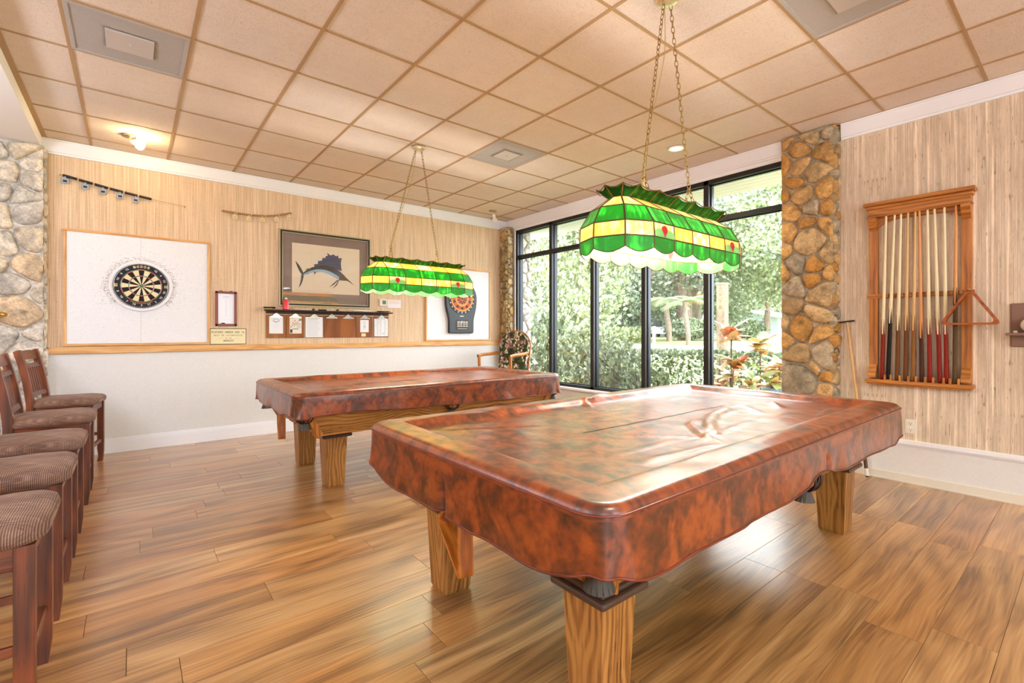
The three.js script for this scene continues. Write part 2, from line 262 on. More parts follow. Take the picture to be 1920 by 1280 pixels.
// ================================================================ fieldstone work: every stone a mesh in recessed mortar
const STONE_T = tex(512, 512, (u, v) => { const a = fbm(u * 9, v * 9, 4), b = fbm(u * 40 + 5, v * 40, 3), s = sstep(0.6, 0.75, fbm(u * 6 + 30, v * 7, 3)); const k = (a - 0.5) * 90 + (b - 0.5) * 60 - s * 26; return [214 + k, 212 + k * 0.98, 208 + k * 0.95]; }, 0.5, 0.5);
const STONE_B = tex(256, 256, (u, v) => 255 * (fbm(u * 10, v * 10, 4) * 0.7 + fbm(u * 50, v * 50, 2) * 0.3), 0.5, 0.5, false);
const stoneMat = (c) => std({ map: STONE_T, color: c, roughness: 0.8, bumpMap: STONE_B, bumpScale: 0.006 });
const mortarMat = (c) => std({ map: STONE_T, color: c, roughness: 0.95, bumpMap: STONE_B, bumpScale: 0.005 });
function clipCell(cell, px, py, nx, ny) {          // keep the side where (p - P).n <= 0
  const out = [];
  for (let i = 0; i < cell.length; i++) {
    const A = cell[i], B = cell[(i + 1) % cell.length], da = (A[0] - px) * nx + (A[1] - py) * ny, db = (B[0] - px) * nx + (B[1] - py) * ny;
    if (da <= 0) out.push(A);
    if (da * db < 0) { const t = da / (da - db); out.push([mix(A[0], B[0], t), mix(A[1], B[1], t)]); }
  }
  return out;
}
function stoneFace(parent, w, h, size, mats, seed, place, o = {}) {   // stones on a w by h rectangle; place(g) sets the geometry in the wall
  const R = rngOf(seed), pts = [], gap = o.gap ?? 0.012, aspect = o.aspect ?? 1.15;
  for (let k = 0; k < 6000 && pts.length < 400; k++) {
    const p = [R() * w, R() * h, size * (0.55 + R() * R() * 0.9)];
    if (pts.every((q) => Math.hypot((p[0] - q[0]) / aspect, p[1] - q[1]) > (p[2] + q[2]) * 0.5)) pts.push(p);
  }
  pts.forEach((p, i) => {
    let c = [[0, 0], [w, 0], [w, h], [0, h]];
    pts.forEach((q, j) => {
      if (i === j) return;
      const dx = q[0] - p[0], dy = (q[1] - p[1]), L = Math.hypot(dx, dy); if (L > 0.9) return;
      const t = 0.5 + (p[2] * p[2] - q[2] * q[2]) * 0.28 / (L * L);
      const nx = dx / L, ny = dy / L; c = clipCell(c, p[0] + dx * t - nx * gap / 2, p[1] + dy * t - ny * gap / 2, nx, ny);
    });
    if (c.length < 3) return;
    for (let s = 0; s < 2; s++) { const n = []; for (let k = 0; k < c.length; k++) { const A = c[k], B = c[(k + 1) % c.length]; n.push([A[0] * 0.78 + B[0] * 0.22, A[1] * 0.78 + B[1] * 0.22], [A[0] * 0.22 + B[0] * 0.78, A[1] * 0.22 + B[1] * 0.78]); } c = n; }
    let cx = 0, cy = 0; c.forEach((q) => { cx += q[0] / c.length; cy += q[1] / c.length; });
    let rad = 0; c.forEach((q) => { rad += Math.hypot(q[0] - cx, q[1] - cy) / c.length; }); if (rad < 0.012) return;
    const hgt = Math.min(o.proud ?? 0.03, rad * 0.5) * (0.75 + R() * 0.5), rings = [[1, -0.03], [1, 0], [0.965, 0.4], [0.87, 0.75], [0.66, 0.95], [0.35, 1.02]], pos = [], n = c.length, idx = [], tx = (R() - 0.5) * 0.5, ty = (R() - 0.5) * 0.5;
    rings.forEach(([s, z], r) => c.forEach((q) => { const x = (q[0] - cx) * s, y = (q[1] - cy) * s, k = r < 2 ? 0 : (noise(q[0] * 22 + seed, q[1] * 22) - 0.5) * 0.35; pos.push(x + cx, y + cy, r < 1 ? z : (z * (1 + k) + (r > 1 ? (x * tx + y * ty) / rad * 0.35 * z : 0)) * hgt); }));
    pos.push(cx, cy, hgt * 1.02);
    for (let r = 0; r + 1 < rings.length; r++) for (let k = 0; k < n; k++) { const a = r * n + k, b = r * n + (k + 1) % n; idx.push(a, b, b + n, a, b + n, a + n); }
    const last = (rings.length - 1) * n; for (let k = 0; k < n; k++) idx.push(last + k, last + (k + 1) % n, pos.length / 3 - 1);
    const g = new THREE.BufferGeometry(), uv = [], ou = R() * 3, ov = R() * 3; for (let k = 0; k < pos.length; k += 3) uv.push(pos[k] + ou, pos[k + 1] + ov);
    g.setAttribute('position', new THREE.Float32BufferAttribute(pos, 3)); g.setAttribute('uv', new THREE.Float32BufferAttribute(uv, 2)); g.setIndex(idx); g.computeVertexNormals(); place(g);
    part(parent, 'stone', g, mats[Math.floor(R() * mats.length)]);
  });
}
const faceX = (x, z0, y0 = 0) => (g) => { g.rotateY(-Math.PI / 2); g.translate(x, y0, z0); };        // plane looking to -X, u runs +Z
const faceZ = (x0, z, y0 = 0) => (g) => g.translate(x0, y0, z);                                       // plane looking to +Z, u runs +X
{
  const ochre = [0xf0be74, 0xe2ac5e, 0xd0a264, 0xc0a274, 0xe4c490, 0xb4a68c, 0xe8bc80, 0xccba9c, 0xdca252].map(stoneMat);
  const near = setting('stone_pier', 'golden fieldstone pier between the tall window and the cue rack wall', 'stone pier');
  part(near, 'mortar', uvBox(box(0.14, CEIL - 0.002, 0.43, 4.84 + 0.07 - 0.005, CEIL / 2, -1.69), 'y'), mortarMat(0xc6b8a2));
  stoneFace(near, 0.43, CEIL - 0.01, 0.215, ochre, 41, faceX(4.835, -1.905));
  stoneFace(near, 0.12, CEIL - 0.01, 0.13, ochre, 47, faceZ(4.82, -1.475), { proud: 0.03 });
  const tan = [0xf4d8a4, 0xdcbc82, 0xcbb07c, 0xecdab8, 0xe1c89e, 0xb99e6c].map(stoneMat);
  const far = setting('stone_corner', 'narrow tan fieldstone pier in the corner behind the floral armchair', 'stone pier');
  part(far, 'mortar', uvBox(box(0.11, CEIL - 0.12, 0.2, 4.795 + 0.055, (CEIL - 0.12) / 2, BACK + 0.1), 'y'), mortarMat(0xc2b48e));
  stoneFace(far, 0.2, CEIL - 0.13, 0.13, tan, 53, faceX(4.795, BACK), { proud: 0.03 });
  stoneFace(far, 0.11, CEIL - 0.13, 0.12, tan, 59, faceZ(4.795, BACK + 0.2), { proud: 0.03 });
  const pale = [0xfff8ec, 0xf6f0e6, 0xfff0d8, 0xeee8de, 0xffe4c0, 0xfcf4e6, 0xe8e2d8, 0xfff4e2].map(stoneMat);
  const left = setting('stone_wall', 'pale rounded fieldstone wall behind the row of bar chairs', 'stone wall');
  part(left, 'mortar', uvBox(box(1.1, SOFFIT - 0.001, 0.13, -1.19, SOFFIT / 2, BACK + 0.065), 'x'), mortarMat(0xf2eee6));
  stoneFace(left, 1.1, SOFFIT - 0.01, 0.235, pale, 61, faceZ(-1.74, BACK + 0.13), { proud: 0.045 });
  stoneFace(left, 0.1, SOFFIT - 0.01, 0.14, pale, 67, (g) => { g.rotateY(Math.PI / 2); g.translate(-0.64, 0, BACK + 0.105); }, { proud: 0.02 });
}
// ================================================================ ceiling fittings
{
  const fillGlobeGlow = std({ color: 0xffffff, emissive: 0xeaf1ff, emissiveIntensity: 2.2, roughness: 0.4 });
  const where = ['above the nearest bar chair', 'above the middle bar chair', 'above the far bar chairs', 'behind the camera on the left', 'behind the camera in the middle'];
  FILL_GLOBES.forEach(([x, y, z], i) => {  // each one is an added fill light outside the view
    const top = x < STEP ? SOFFIT : CEIL, t = thing('added_fill_globe', 'added white fill globe out of view, hanging ' + where[i], 'hanging lamp', [x, y, z], 0, 'added fill globes');
    part(t, 'fill_globe_shell', ball(0.17, 0, 0, 0, 32, 20), fillGlobeGlow); part(t, 'stem', cyl(0.008, 0.008, top - y - 0.15, 10, 0, 0.16 + (top - y - 0.15) / 2 - 0.005, 0), oldBrass); part(t, 'ceiling_rose', lathe([[0, -0.03], [0.05, -0.025], [0.06, 0], [0, 0]], 24).translate(0, top - y, 0), oldBrass);
    const l = new THREE.PointLight(0xdfeaff, FILL_GLOBE_POWER, 0, 2); l.shadow.radius = 8; t.add(l);
  });
}
function downlight(x, z, label, lit = true) {
  const t = thing('recessed_light', label, 'recessed light', [x, CEIL, z], 0);
  const rim = lathe([[0.062, -0.002], [0.066, -0.007], [0.085, -0.006], [0.09, -0.001], [0.062, -0.001]], 40); part(t, 'trim_ring', rim, white);
  part(t, 'lens', cyl(0.062, 0.062, 0.004, 32, 0, -0.003, 0), std({ color: 0xfff4e2, emissive: 0xffd9a0, emissiveIntensity: lit ? 3.5 : 0, roughness: 0.5 }));
  if (lit) { const l = new THREE.SpotLight(0xfff0dc, DOWNLIGHT_POWER, 0, 1.15, 0.9, 2); l.position.set(0, -0.02, 0); l.target.position.set(0, -2, 0); l.shadow.radius = 3; t.add(l, l.target); }
  return t;
}
downlight(4.253, -2.663, 'glowing round recessed light in the ceiling near the tall window');
downlight(1.2, 0.4, 'unseen round recessed light in the ceiling above the camera');  // out of view, placed to light the floor near the camera
function spotFitting(x, z, aim, lit, label) {
  const t = thing('ceiling_spotlight', label, 'spotlight', [x, CEIL, z]);
  part(t, 'ceiling_plate', lathe([[0, -0.024], [0.03, -0.022], [0.052, -0.012], [0.058, 0], [0, 0]], 32), std({ color: 0xbfae8e, metalness: 1, roughness: 0.3 }));
  const d = new THREE.Vector3(...aim).normalize(), p = (s) => [0.02 + d.x * s, -0.05 + d.y * s, d.z * s];
  part(t, 'arm', tube([[0, -0.02, 0], [0.012, -0.04, 0], p(0.01)], 0.007, 12, 8), std({ color: 0xcfc3aa, metalness: 1, roughness: 0.3 }));
  const q = new THREE.Quaternion().setFromUnitVectors(new THREE.Vector3(0, 1, 0), d);
  const holder = lathe([[0.018, 0], [0.022, 0.01], [0.022, 0.04], [0.02, 0.042]], 20); holder.applyQuaternion(q); holder.translate(...p(0)); part(t, 'lamp_holder', holder, white);
  const bulb = lathe([[0.018, 0.036], [0.024, 0.05], [0.044, 0.085], [0.047, 0.1], [0.04, 0.108], [0, 0.112]], 24); bulb.applyQuaternion(q); bulb.translate(...p(0));
  part(t, 'light_bulb', bulb, lit ? std({ color: 0xffffff, emissive: 0xffe2b0, emissiveIntensity: 9, roughness: 0.4 }) : paint(0xeceae4, 0.35));
  if (lit) { const l = new THREE.PointLight(0xffd9a4, 0.6, 0, 2); l.position.set(...p(0.09)); l.shadow.radius = 1.5; t.add(l); }
}
spotFitting(-0.02, -5.71, [0.75, -0.42, 0.75], true, 'lit white spotlight bulb on the ceiling above the large white dart panel');
spotFitting(4.287, -5.8, [0.35, -1, -0.2], false, 'unlit white ceiling spotlight near the far stone corner');

// air vents: metal-edged perforated tile with a raised square in the middle
{
  const M = paint(0xb9b4b0, 0.6, { metalness: 0.2 }), mesh = tex(256, 256, (u, v) => { const a = Math.sin(u * 256 * 1.3) * Math.sin(v * 256 * 1.3); return [168 + a * 12, 164 + a * 12, 160 + a * 12]; }, 0.3, 0.3);
  const dust = tex(256, 256, (u, v) => { const r = Math.max(Math.abs(u - 0.5), Math.abs(v - 0.5)) * 2, e = sstep(0.52, 0.42, r) * sstep(0.3, 0.38, r) + (fbm(u * 8, v * 8, 3) - 0.5) * 0.5 * sstep(0.8, 0.4, r), a = noise(u * 128, v * 128) * 10, k = -44 * clamp(e) + a; return [172 + k, 168 + k, 163 + k * 1.15]; }, 0.57, 0.57);
  [[-0.0065, -3.873, 'dusty grey perforated ceiling vent above the bar chairs', 0.24, 0.24], [3.042, -3.873, 'grey square ceiling vent between the two hanging lamps', 0.2, 0.2], [3.042, -0.825, 'dusty brown grey ceiling vent nearest the cue rack wall', 0.24, 0.24]].forEach(([x, z, label, a, b]) => {
    const t = thing('ceiling_vent', label, 'vent', [x, CEIL, z], 0, 'ceiling vents');
    const s = TILE - 0.02, f = 0.022;
    part(t, 'frame', merge([rbox(s, 0.012, f, 0.002, 0, 0, s / 2 - f / 2), rbox(s, 0.012, f, 0.002, 0, 0, -s / 2 + f / 2), rbox(f, 0.012, s - 2 * f, 0.002, s / 2 - f / 2), rbox(f, 0.012, s - 2 * f, 0.002, -s / 2 + f / 2)]), M);
    const g = box(s - 2 * f, 0.006, s - 2 * f, 0, 0.003, 0); const uv = g.attributes.uv; for (let i = 0; i < uv.count; i++) uv.setXY(i, uv.getX(i) * 0.57, uv.getY(i) * 0.57);
    part(t, 'perforated_plate', g, std({ map: dust, roughness: 0.7 }));
    part(t, 'deflector', rbox(a, 0.01, b, 0.003, 0, -0.006, 0), paint(0xc4bdb6, 0.6)); part(t, 'screw', cyl(0.004, 0.006, 0.004, 10, 0, -0.013, 0), chrome);
  });
}

// ================================================================ stained glass billiard lamps
function opal(base, streak, seed, k) { return tex(256, 256, (u, v) => { const a = fbm(u * 3 + seed, v * 14 + seed, 4), b = fbm(u * 7 + 4 + seed, v * 7, 3); return mix3(base, streak, clamp((a - 0.5) * 2.2 + (b - 0.5) * 1.2 + k)); }, 0.2, 0.2); }
const glassOf = (map, o = {}) => phys({ map, transmission: 0.5, thickness: 0, roughness: 0.55, side: THREE.DoubleSide, ...o });
const GREEN_T = opal([22, 150, 40], [120, 232, 120], 3, 0.2), CREAMG_T = opal([250, 214, 128], [255, 246, 214], 9, 0.45), DEEP_T = opal([10, 56, 18], [30, 104, 40], 15, 0.3);
const gGreen = [glassOf(GREEN_T), glassOf(GREEN_T, { color: 0xd8ffd0 }), glassOf(GREEN_T, { color: 0xc4f4c0 })], gCream = [glassOf(CREAMG_T), glassOf(CREAMG_T, { color: 0xfff2d8 }), glassOf(CREAMG_T, { color: 0xffe9bc })], gDeep = [glassOf(DEEP_T, { roughness: 0.95, transmission: 0, specularIntensity: 0.15 })], gRed = glassOf(opal([196, 20, 26], [236, 70, 70], 6, 0.2)), leadMat = std({ color: 0x5d4c2e, metalness: 0.7, roughness: 0.45 });
const gPale = glassOf(opal([150, 222, 150], [216, 250, 214], 12, 0.4));
function billiardLamp(pos, label, canopyOff, chainX) {
  const t = thing('billiard_lamp', label, 'hanging lamp', pos, 0, 'stained glass lamps over the pool tables');
  const w = 0.161, Rb = 0.192, H = w * 2.5;                                     // five straight bays between two half-octagon ends
  const ring = (r) => { const p = []; for (let i = 0; i <= 4; i++) { const a = -Math.PI / 2 + i * Math.PI / 4; p.push([H + r * Math.cos(a), r * Math.sin(a)]); } for (let i = 1; i <= 4; i++) p.push([H - i * w, r]); for (let i = 0; i <= 4; i++) { const a = Math.PI / 2 + i * Math.PI / 4; p.push([-H + r * Math.cos(a), r * Math.sin(a)]); } for (let i = 1; i <= 4; i++) p.push([-H + i * w, -r]); return p; };
  const levels = [[0.012, 1.0], [0.062, 1.005], [0.13, 0.985], [0.21, 0.74], [0.272, 0.27]].map(([y, k]) => ring(Rb * k).map((p) => [p[0], y, p[1]]));
  const frillTop = ring(Rb * 0.27 + 0.062).map((p) => [p[0], 0.318, p[1]]), N = levels[0].length, lead = [];
  const R = rngOf(pos[2] * 100 | 0);
  const V = (p) => new THREE.Vector3(...p);
  function quad(a, b, c, d, sag = 0, seg = 1, dip = 0, th = 0.003) {                     // a,b lower edge (may sag), c,d upper edge above b,a; a slab th thick
    const A = V(a), B = V(b), C = V(c), D = V(d), n = new THREE.Vector3().crossVectors(B.clone().sub(A), D.clone().sub(A)).normalize().multiplyScalar(th / 2), dn = A.clone().sub(D).normalize(), pos = [], uv = [], idx = [];
    for (const s of [1, -1]) for (let i = 0; i <= seg; i++) { const f = i / seg, lo = A.clone().lerp(B, f).addScaledVector(dn, sag * Math.sin(Math.PI * f)), hi = D.clone().lerp(C, f).addScaledVector(dn, dip * Math.sin(Math.PI * f)); for (const q of [lo, hi]) { const p = q.clone().addScaledVector(n, s); pos.push(p.x, p.y, p.z); } }
    const W = A.distanceTo(B), Hh = A.distanceTo(D), ou = R() * 2, ov = R() * 2; for (let s = 0; s < 2; s++) for (let i = 0; i <= seg; i++) uv.push(ou, ov + i / seg * W, ou + Hh, ov + i / seg * W);
    const m = (seg + 1) * 2; for (let i = 0; i < seg; i++) { const k = i * 2; idx.push(k, k + 2, k + 3, k, k + 3, k + 1, m + k, m + k + 3, m + k + 2, m + k, m + k + 1, m + k + 3, k, m + k, m + k + 2, k, m + k + 2, k + 2, k + 1, k + 3, m + k + 3, k + 1, m + k + 3, m + k + 1); }
    const g = new THREE.BufferGeometry(); g.setAttribute('position', new THREE.Float32BufferAttribute(pos, 3)); g.setAttribute('uv', new THREE.Float32BufferAttribute(uv, 2)); g.setIndex(idx); const f2 = g.toNonIndexed(); f2.computeVertexNormals(); return f2;
  }
  const straight = (i) => (i >= 4 && i <= 8) || (i >= 13);
  for (let i = 0; i < N; i++) {
    const j = (i + 1) % N, pick = (m) => m[Math.floor(R() * m.length)];
    const kSide = i >= 4 && i <= 8 ? i - 4 : i >= 13 ? i - 13 : -1, tulip = kSide === 0 || kSide === 4;
    part(t, 'glass_pane', quad(levels[0][i], levels[0][j], levels[1][j], levels[1][i], 0.022, 8), pick(gGreen), null);
    part(t, 'glass_pane', quad(levels[1][i], levels[1][j], levels[2][j], levels[2][i]), pick(gCream));
    part(t, 'glass_pane', quad(levels[2][i], levels[2][j], levels[3][j], levels[3][i]), pick(gGreen));
    part(t, 'glass_pane', quad(levels[3][i], levels[3][j], levels[4][j], levels[4][i]), pick(gCream));
    part(t, 'crest_pane', quad(levels[4][i], levels[4][j], frillTop[j], frillTop[i], 0, 8, 0.02), gDeep[0]);
    for (let k = 0; k < 4; k++) { lead.push(bar(levels[k][i], levels[k + 1][i], 0.0042, 6)); lead.push(bar(levels[k + 1][i], levels[k + 1][j], 0.0036, 6)); }
    lead.push(bar(levels[4][i], frillTop[i], 0.0034, 6));
    const sc = [], fr = []; for (let s = 0; s <= 8; s++) { const f = s / 8; sc.push([mix(levels[0][i][0], levels[0][j][0], f), levels[0][i][1] - 0.022 * Math.sin(Math.PI * f), mix(levels[0][i][2], levels[0][j][2], f)]); fr.push([mix(frillTop[i][0], frillTop[j][0], f) - 0, frillTop[i][1] - 0.0135 * Math.sin(Math.PI * f), mix(frillTop[i][2], frillTop[j][2], f)]); }
    lead.push(tube(sc, 0.0026, 10, 5), tube(fr, 0.0024, 10, 5));
    if (tulip) {                                                                 // red bud between two green leaves, set in the cream band
      const a = V(levels[1][i]), b = V(levels[1][j]), d = V(levels[2][i]), mid = a.clone().add(b).multiplyScalar(0.5), ux = b.clone().sub(a).normalize(), uy = d.clone().sub(a).normalize(), un = new THREE.Vector3().crossVectors(ux, uy);
      const M4 = new THREE.Matrix4().makeBasis(ux, uy, un).setPosition(mid), put = (g, name, m) => { g.translate(0, 0, -0.004); g.applyMatrix4(M4); part(t, name, g, m); };
      const bud = new THREE.Shape(); bud.moveTo(0, 0.006); bud.quadraticCurveTo(0.03, 0.03, 0.018, 0.05); bud.quadraticCurveTo(0, 0.064, -0.018, 0.05); bud.quadraticCurveTo(-0.03, 0.03, 0, 0.006);
      put(extr(bud, 0.008, 0, 8), 'tulip_bud', gRed);
      for (const s of [-1, 1]) { const lf = new THREE.Shape(); lf.moveTo(0.002 * s, 0.0); lf.quadraticCurveTo(0.02 * s, 0.046, 0.05 * s, 0.04); lf.quadraticCurveTo(0.072 * s, 0.034, 0.077 * s, 0.018); lf.lineTo(0.077 * s, 0); lf.lineTo(0.002 * s, 0); put(extr(lf, 0.008, 0, 8), 'tulip_leaf', gPale);
        const o = []; for (const q of [[0.002, 0.001], [0.018, 0.032], [0.046, 0.042], [0.07, 0.033], [0.078, 0.018]]) o.push(V([q[0] * s, q[1], 0.004]).applyMatrix4(M4).toArray()); lead.push(tube(o, 0.0022, 12, 5)); }
      const o = []; for (const q of [[0, 0.004], [0.022, 0.026], [0.02, 0.048], [0, 0.058], [-0.02, 0.048], [-0.022, 0.026], [0, 0.004]]) o.push(V([q[0], q[1], 0.004]).applyMatrix4(M4).toArray()); lead.push(tube(o, 0.002, 16, 5)); lead.push(bar(V([0, 0.058, 0.003]).applyMatrix4(M4).toArray(), V([0, 0.068, 0.003]).applyMatrix4(M4).toArray(), 0.002, 5));
    }
  }
  part(t, 'lead_came', merge(lead.map((g) => { g.deleteAttribute('uv'); const f2 = flat(g); f2.setAttribute('uv', new THREE.BufferAttribute(new Float32Array(f2.attributes.position.count * 2), 2)); return f2; })), leadMat, 'dark bronze lead came between the panes');
  // spider bar, bulbs
  part(t, 'spider_bar', merge([bar([-H - 0.03, 0.268, 0], [H + 0.03, 0.268, 0], 0.006), bar([chainX[0], 0.268, -0.052], [chainX[0], 0.268, 0.052], 0.005), bar([chainX[1], 0.268, -0.052], [chainX[1], 0.268, 0.052], 0.005)]), oldBrass);
  for (const x of [-0.33, 0, 0.33]) {
    const s = part(t, 'socket', cyl(0.018, 0.02, 0.06, 16, x, 0.232, 0), oldBrass);
    part(s, 'light_bulb', lathe([[0.012, 0.205], [0.016, 0.19], [0.03, 0.16], [0.032, 0.14], [0.024, 0.12], [0, 0.11]], 20).translate(x, 0, 0), std({ color: 0xffffff, emissive: 0xfff2dc, emissiveIntensity: 14 }));
    const l = new THREE.PointLight(0xfff6ea, LAMP_POWER, 0, 2); l.position.set(x, 0.15, 0); l.shadow.radius = 1.4; t.add(l);
  }
  // chains: alternating links from the canopy to a fork above each end of the crest
  const top = CEIL - pos[1] - 0.02, links = (A, B) => {
    const a = V(A), b = V(B), L = a.distanceTo(b), n = Math.max(2, Math.round(L / 0.031)), out = [], q = new THREE.Quaternion().setFromUnitVectors(new THREE.Vector3(0, 1, 0), b.clone().sub(a).normalize());
    for (let i = 0; i < n; i++) { const g = new THREE.TorusGeometry(0.0105, 0.0022, 5, 12); g.scale(0.85, 1.75, 1); g.rotateY(i % 2 ? Math.PI / 2 + 0.3 : 0.3); g.applyQuaternion(q); const p = a.clone().lerp(b, (i + 0.5) / n); g.translate(p.x, p.y, p.z); out.push(g); }
    return out;
  };
  chainX.forEach((x, k) => {
    const c = [canopyOff[0] + (k ? 0.03 : -0.03), top, canopyOff[1]], f = [x, 0.268 + 0.17, 0];
    part(t, 'chain', merge([...links(c, f), ...links(f, [x, 0.27, -0.05]), ...links(f, [x, 0.27, 0.05])]), oldBrass);
  });
  part(t, 'cord', tube([[canopyOff[0] - 0.025, top, canopyOff[1]], [mix(canopyOff[0], chainX[0], 0.35), mix(top, 0.44, 0.35), 0.006], [mix(canopyOff[0], chainX[0], 0.7), mix(top, 0.44, 0.7), -0.006], [chainX[0], 0.44, 0.004], [chainX[0] + 0.02, 0.27, 0]], 0.0025, 40, 6), paint(0xb89f5a, 0.5));
  part(t, 'canopy', lathe([[0, -0.03], [0.02, -0.03], [0.05, -0.024], [0.066, -0.012], [0.07, 0], [0, 0]], 32).translate(canopyOff[0], CEIL - pos[1], canopyOff[1]), std({ color: 0xe2d6b4, metalness: 0.8, roughness: 0.3 }));
  return t;
}

billiardLamp([2.25, 1.6, -1.46], 'green and cream stained glass lamp hanging over the front pool table', [0.05, -0.035], [-0.215, 0.21]);
billiardLamp([2.21, 1.6, -4.2], 'green and cream stained glass lamp hanging over the rear pool table', [0.02, -0.06], [-0.3, 0.19]);
// ================================================================ pool tables and their leatherette covers
const HIDE_T = tex(1024, 1024, (u, v) => {
  const x = u * 1.2, y = v * 1.2, a = fbm(x * 24 + fbm(x * 9, y * 9, 2) * 2.5, y * 19, 4), b = fbm(x * 60, y * 60, 3), t = clamp(0.56 + (a - 0.5) * 1.7 + (b - 0.5) * 0.7);
  return t < 0.5 ? mix3([66, 27, 5], [118, 50, 11], t * 2) : mix3([118, 50, 11], [152, 72, 18], (t - 0.5) * 2);
}, 1.2, 1.2);
const hide = phys({ map: HIDE_T, roughness: 0.38, clearcoat: 0.8, clearcoatRoughness: 0.26, side: THREE.DoubleSide });
const hideSeam = phys({ map: HIDE_T, color: 0xe2b090, roughness: 0.4, clearcoat: 0.4, clearcoatRoughness: 0.2 });
const pocketLeather = paint(0x2a211d, 0.45), fringeMat = paint(0x4a4740, 0.7), ballRed = phys({ color: 0xc02a18, roughness: 0.1, clearcoat: 1 }), ballOrange = phys({ color: 0xe07a1e, roughness: 0.1, clearcoat: 1 }), ballCream = phys({ color: 0xefe2c4, roughness: 0.1, clearcoat: 1 });

function contour(a, b, r0, d, nl, ns, nc) {          // rounded rectangle inset by d, the same points at every inset
  const r = Math.max(r0 - d, 0.002), ci = Math.max(r0, d + 0.002), ax = Math.max(a - ci, 0), bz = Math.max(b - ci, 0), p = [];
  const rr = Math.min(r, 1e9), seg = (x0, z0, x1, z1, n, nx, nz) => { for (let i = 0; i < n; i++) { const f = i / n; p.push([mix(x0, x1, f), mix(z0, z1, f), nx, nz]); } };
  const arc = (cx, cz, a0) => { for (let i = 0; i < nc; i++) { const t = a0 + i / nc * Math.PI / 2; p.push([cx + rr * Math.cos(t), cz + rr * Math.sin(t), Math.cos(t), Math.sin(t)]); } };
  seg(-ax, bz + rr, ax, bz + rr, nl, 0, 1); p.reverse();                    // walk the near side from right to left
  const near = p.splice(0); const out = [];
  seg(ax + rr, -bz, ax + rr, bz, ns, 1, 0); out.push(...p.splice(0)); arc(ax, bz, 0); out.push(...p.splice(0));
  seg(ax, bz + rr, -ax, bz + rr, nl, 0, 1); out.push(...p.splice(0)); arc(-ax, bz, Math.PI / 2); out.push(...p.splice(0));
  seg(-ax - rr, bz, -ax - rr, -bz, ns, -1, 0); out.push(...p.splice(0)); arc(-ax, -bz, Math.PI); out.push(...p.splice(0));
  seg(-ax, -bz - rr, ax, -bz - rr, nl, 0, -1); out.push(...p.splice(0)); arc(ax, -bz, Math.PI * 1.5); out.push(...p.splice(0));
  void near; return out;
}
function tableCover(name, label, cx, cz, a, b, h, o) {
  const t = thing(name, label, 'table cover', [cx, 0, cz]);
  const NL = 230, NS = 130, NC = 18, r0 = 0.1, C = (d) => contour(a, b, r0, d, NL, NS, NC);
  const ds = []; for (let i = 0; i <= 8; i++) ds.push(0.035 * (1 - Math.cos(i / 8 * Math.PI / 2))); for (let d = 0.05; d < b - 0.01; d += d < 0.24 ? 0.013 : 0.018) ds.push(d); ds.push(b - 0.004);
  const drops = [0.02, 0.06, 0.13, 0.22, 0.34, 0.46, 0.58, 0.7, 0.8, 0.9, 0.96, 1].slice().reverse();
  const rows = [], edge = C(0), M = edge.length; let per = [0]; for (let i = 1; i <= M; i++) per.push(per[i - 1] + Math.hypot(edge[i % M][0] - edge[i - 1][0], edge[i % M][1] - edge[i - 1][1]));
  const hemY = edge.map((e, i) => h - 0.035 - o.hem(e[0], e[1]));
  for (const f of drops) rows.push(edge.map((e, i) => { const y = mix(h - 0.035, hemY[i], f), out = f * (0.006 + o.wave(per[i], e[0], e[1], f)); return [e[0] + e[2] * out, y, e[1] + e[3] * out, per[i], -(h - y)]; }));
  for (const d of ds) {
    const c = C(d), round = d < 0.035 ? Math.sqrt(Math.max(0, 0.035 ** 2 - (0.035 - d) ** 2)) : 0.035;
    rows.push(c.map((p) => { const rail = sstep(0.125, 0.2, d), y = h - 0.035 + round + 0.003 * sstep(0.03, 0.1, d) - 0.034 * rail + o.wrinkle(p[0], p[1], d) * sstep(0.02, 0.1, d); return [p[0], y, p[1], p[0] + 5, p[1] + 5]; }));
  }
  const pos = [], uv = [], idx = []; rows.forEach((r) => { for (let i = 0; i <= M; i++) { const q = r[i % M]; pos.push(q[0], q[1], q[2]); uv.push(i === M && q[4] < 0 ? per[M] : q[3], q[4]); } });
  const W = M + 1; for (let k = 0; k + 1 < rows.length; k++) for (let i = 0; i < M; i++) { const p = k * W + i; idx.push(p, p + 1 + W, p + 1, p, p + W, p + 1 + W); }
  const g = new THREE.BufferGeometry(); g.setAttribute('position', new THREE.Float32BufferAttribute(pos, 3)); g.setAttribute('uv', new THREE.Float32BufferAttribute(uv, 2)); g.setIndex(idx); g.computeVertexNormals();
  part(t, 'leatherette_sheet', g, hide);
  const loop = (row, dy, out, step = 4) => { const p = []; for (let i = 0; i < M; i += step) { const q = rows[row][i], e = edge[i]; p.push([q[0] + e[2] * out, q[1] + dy, q[2] + e[3] * out]); } return p; };
  const at = drops.length + 1;
  part(t, 'piped_seam', tube(loop(at, 0.003, 0.002), 0.0035, 700, 6, true), hideSeam);
  part(t, 'hem', tube(loop(0, 0, 0, 2), 0.004, 900, 6, true), hideSeam);
  return t;
}
const near = (x, z, ax, az, bx, bz) => { const dx = bx - ax, dz = bz - az, t = clamp(((x - ax) * dx + (z - az) * dz) / (dx * dx + dz * dz)); return [Math.hypot(x - ax - dx * t, z - az - dz * t), t]; };
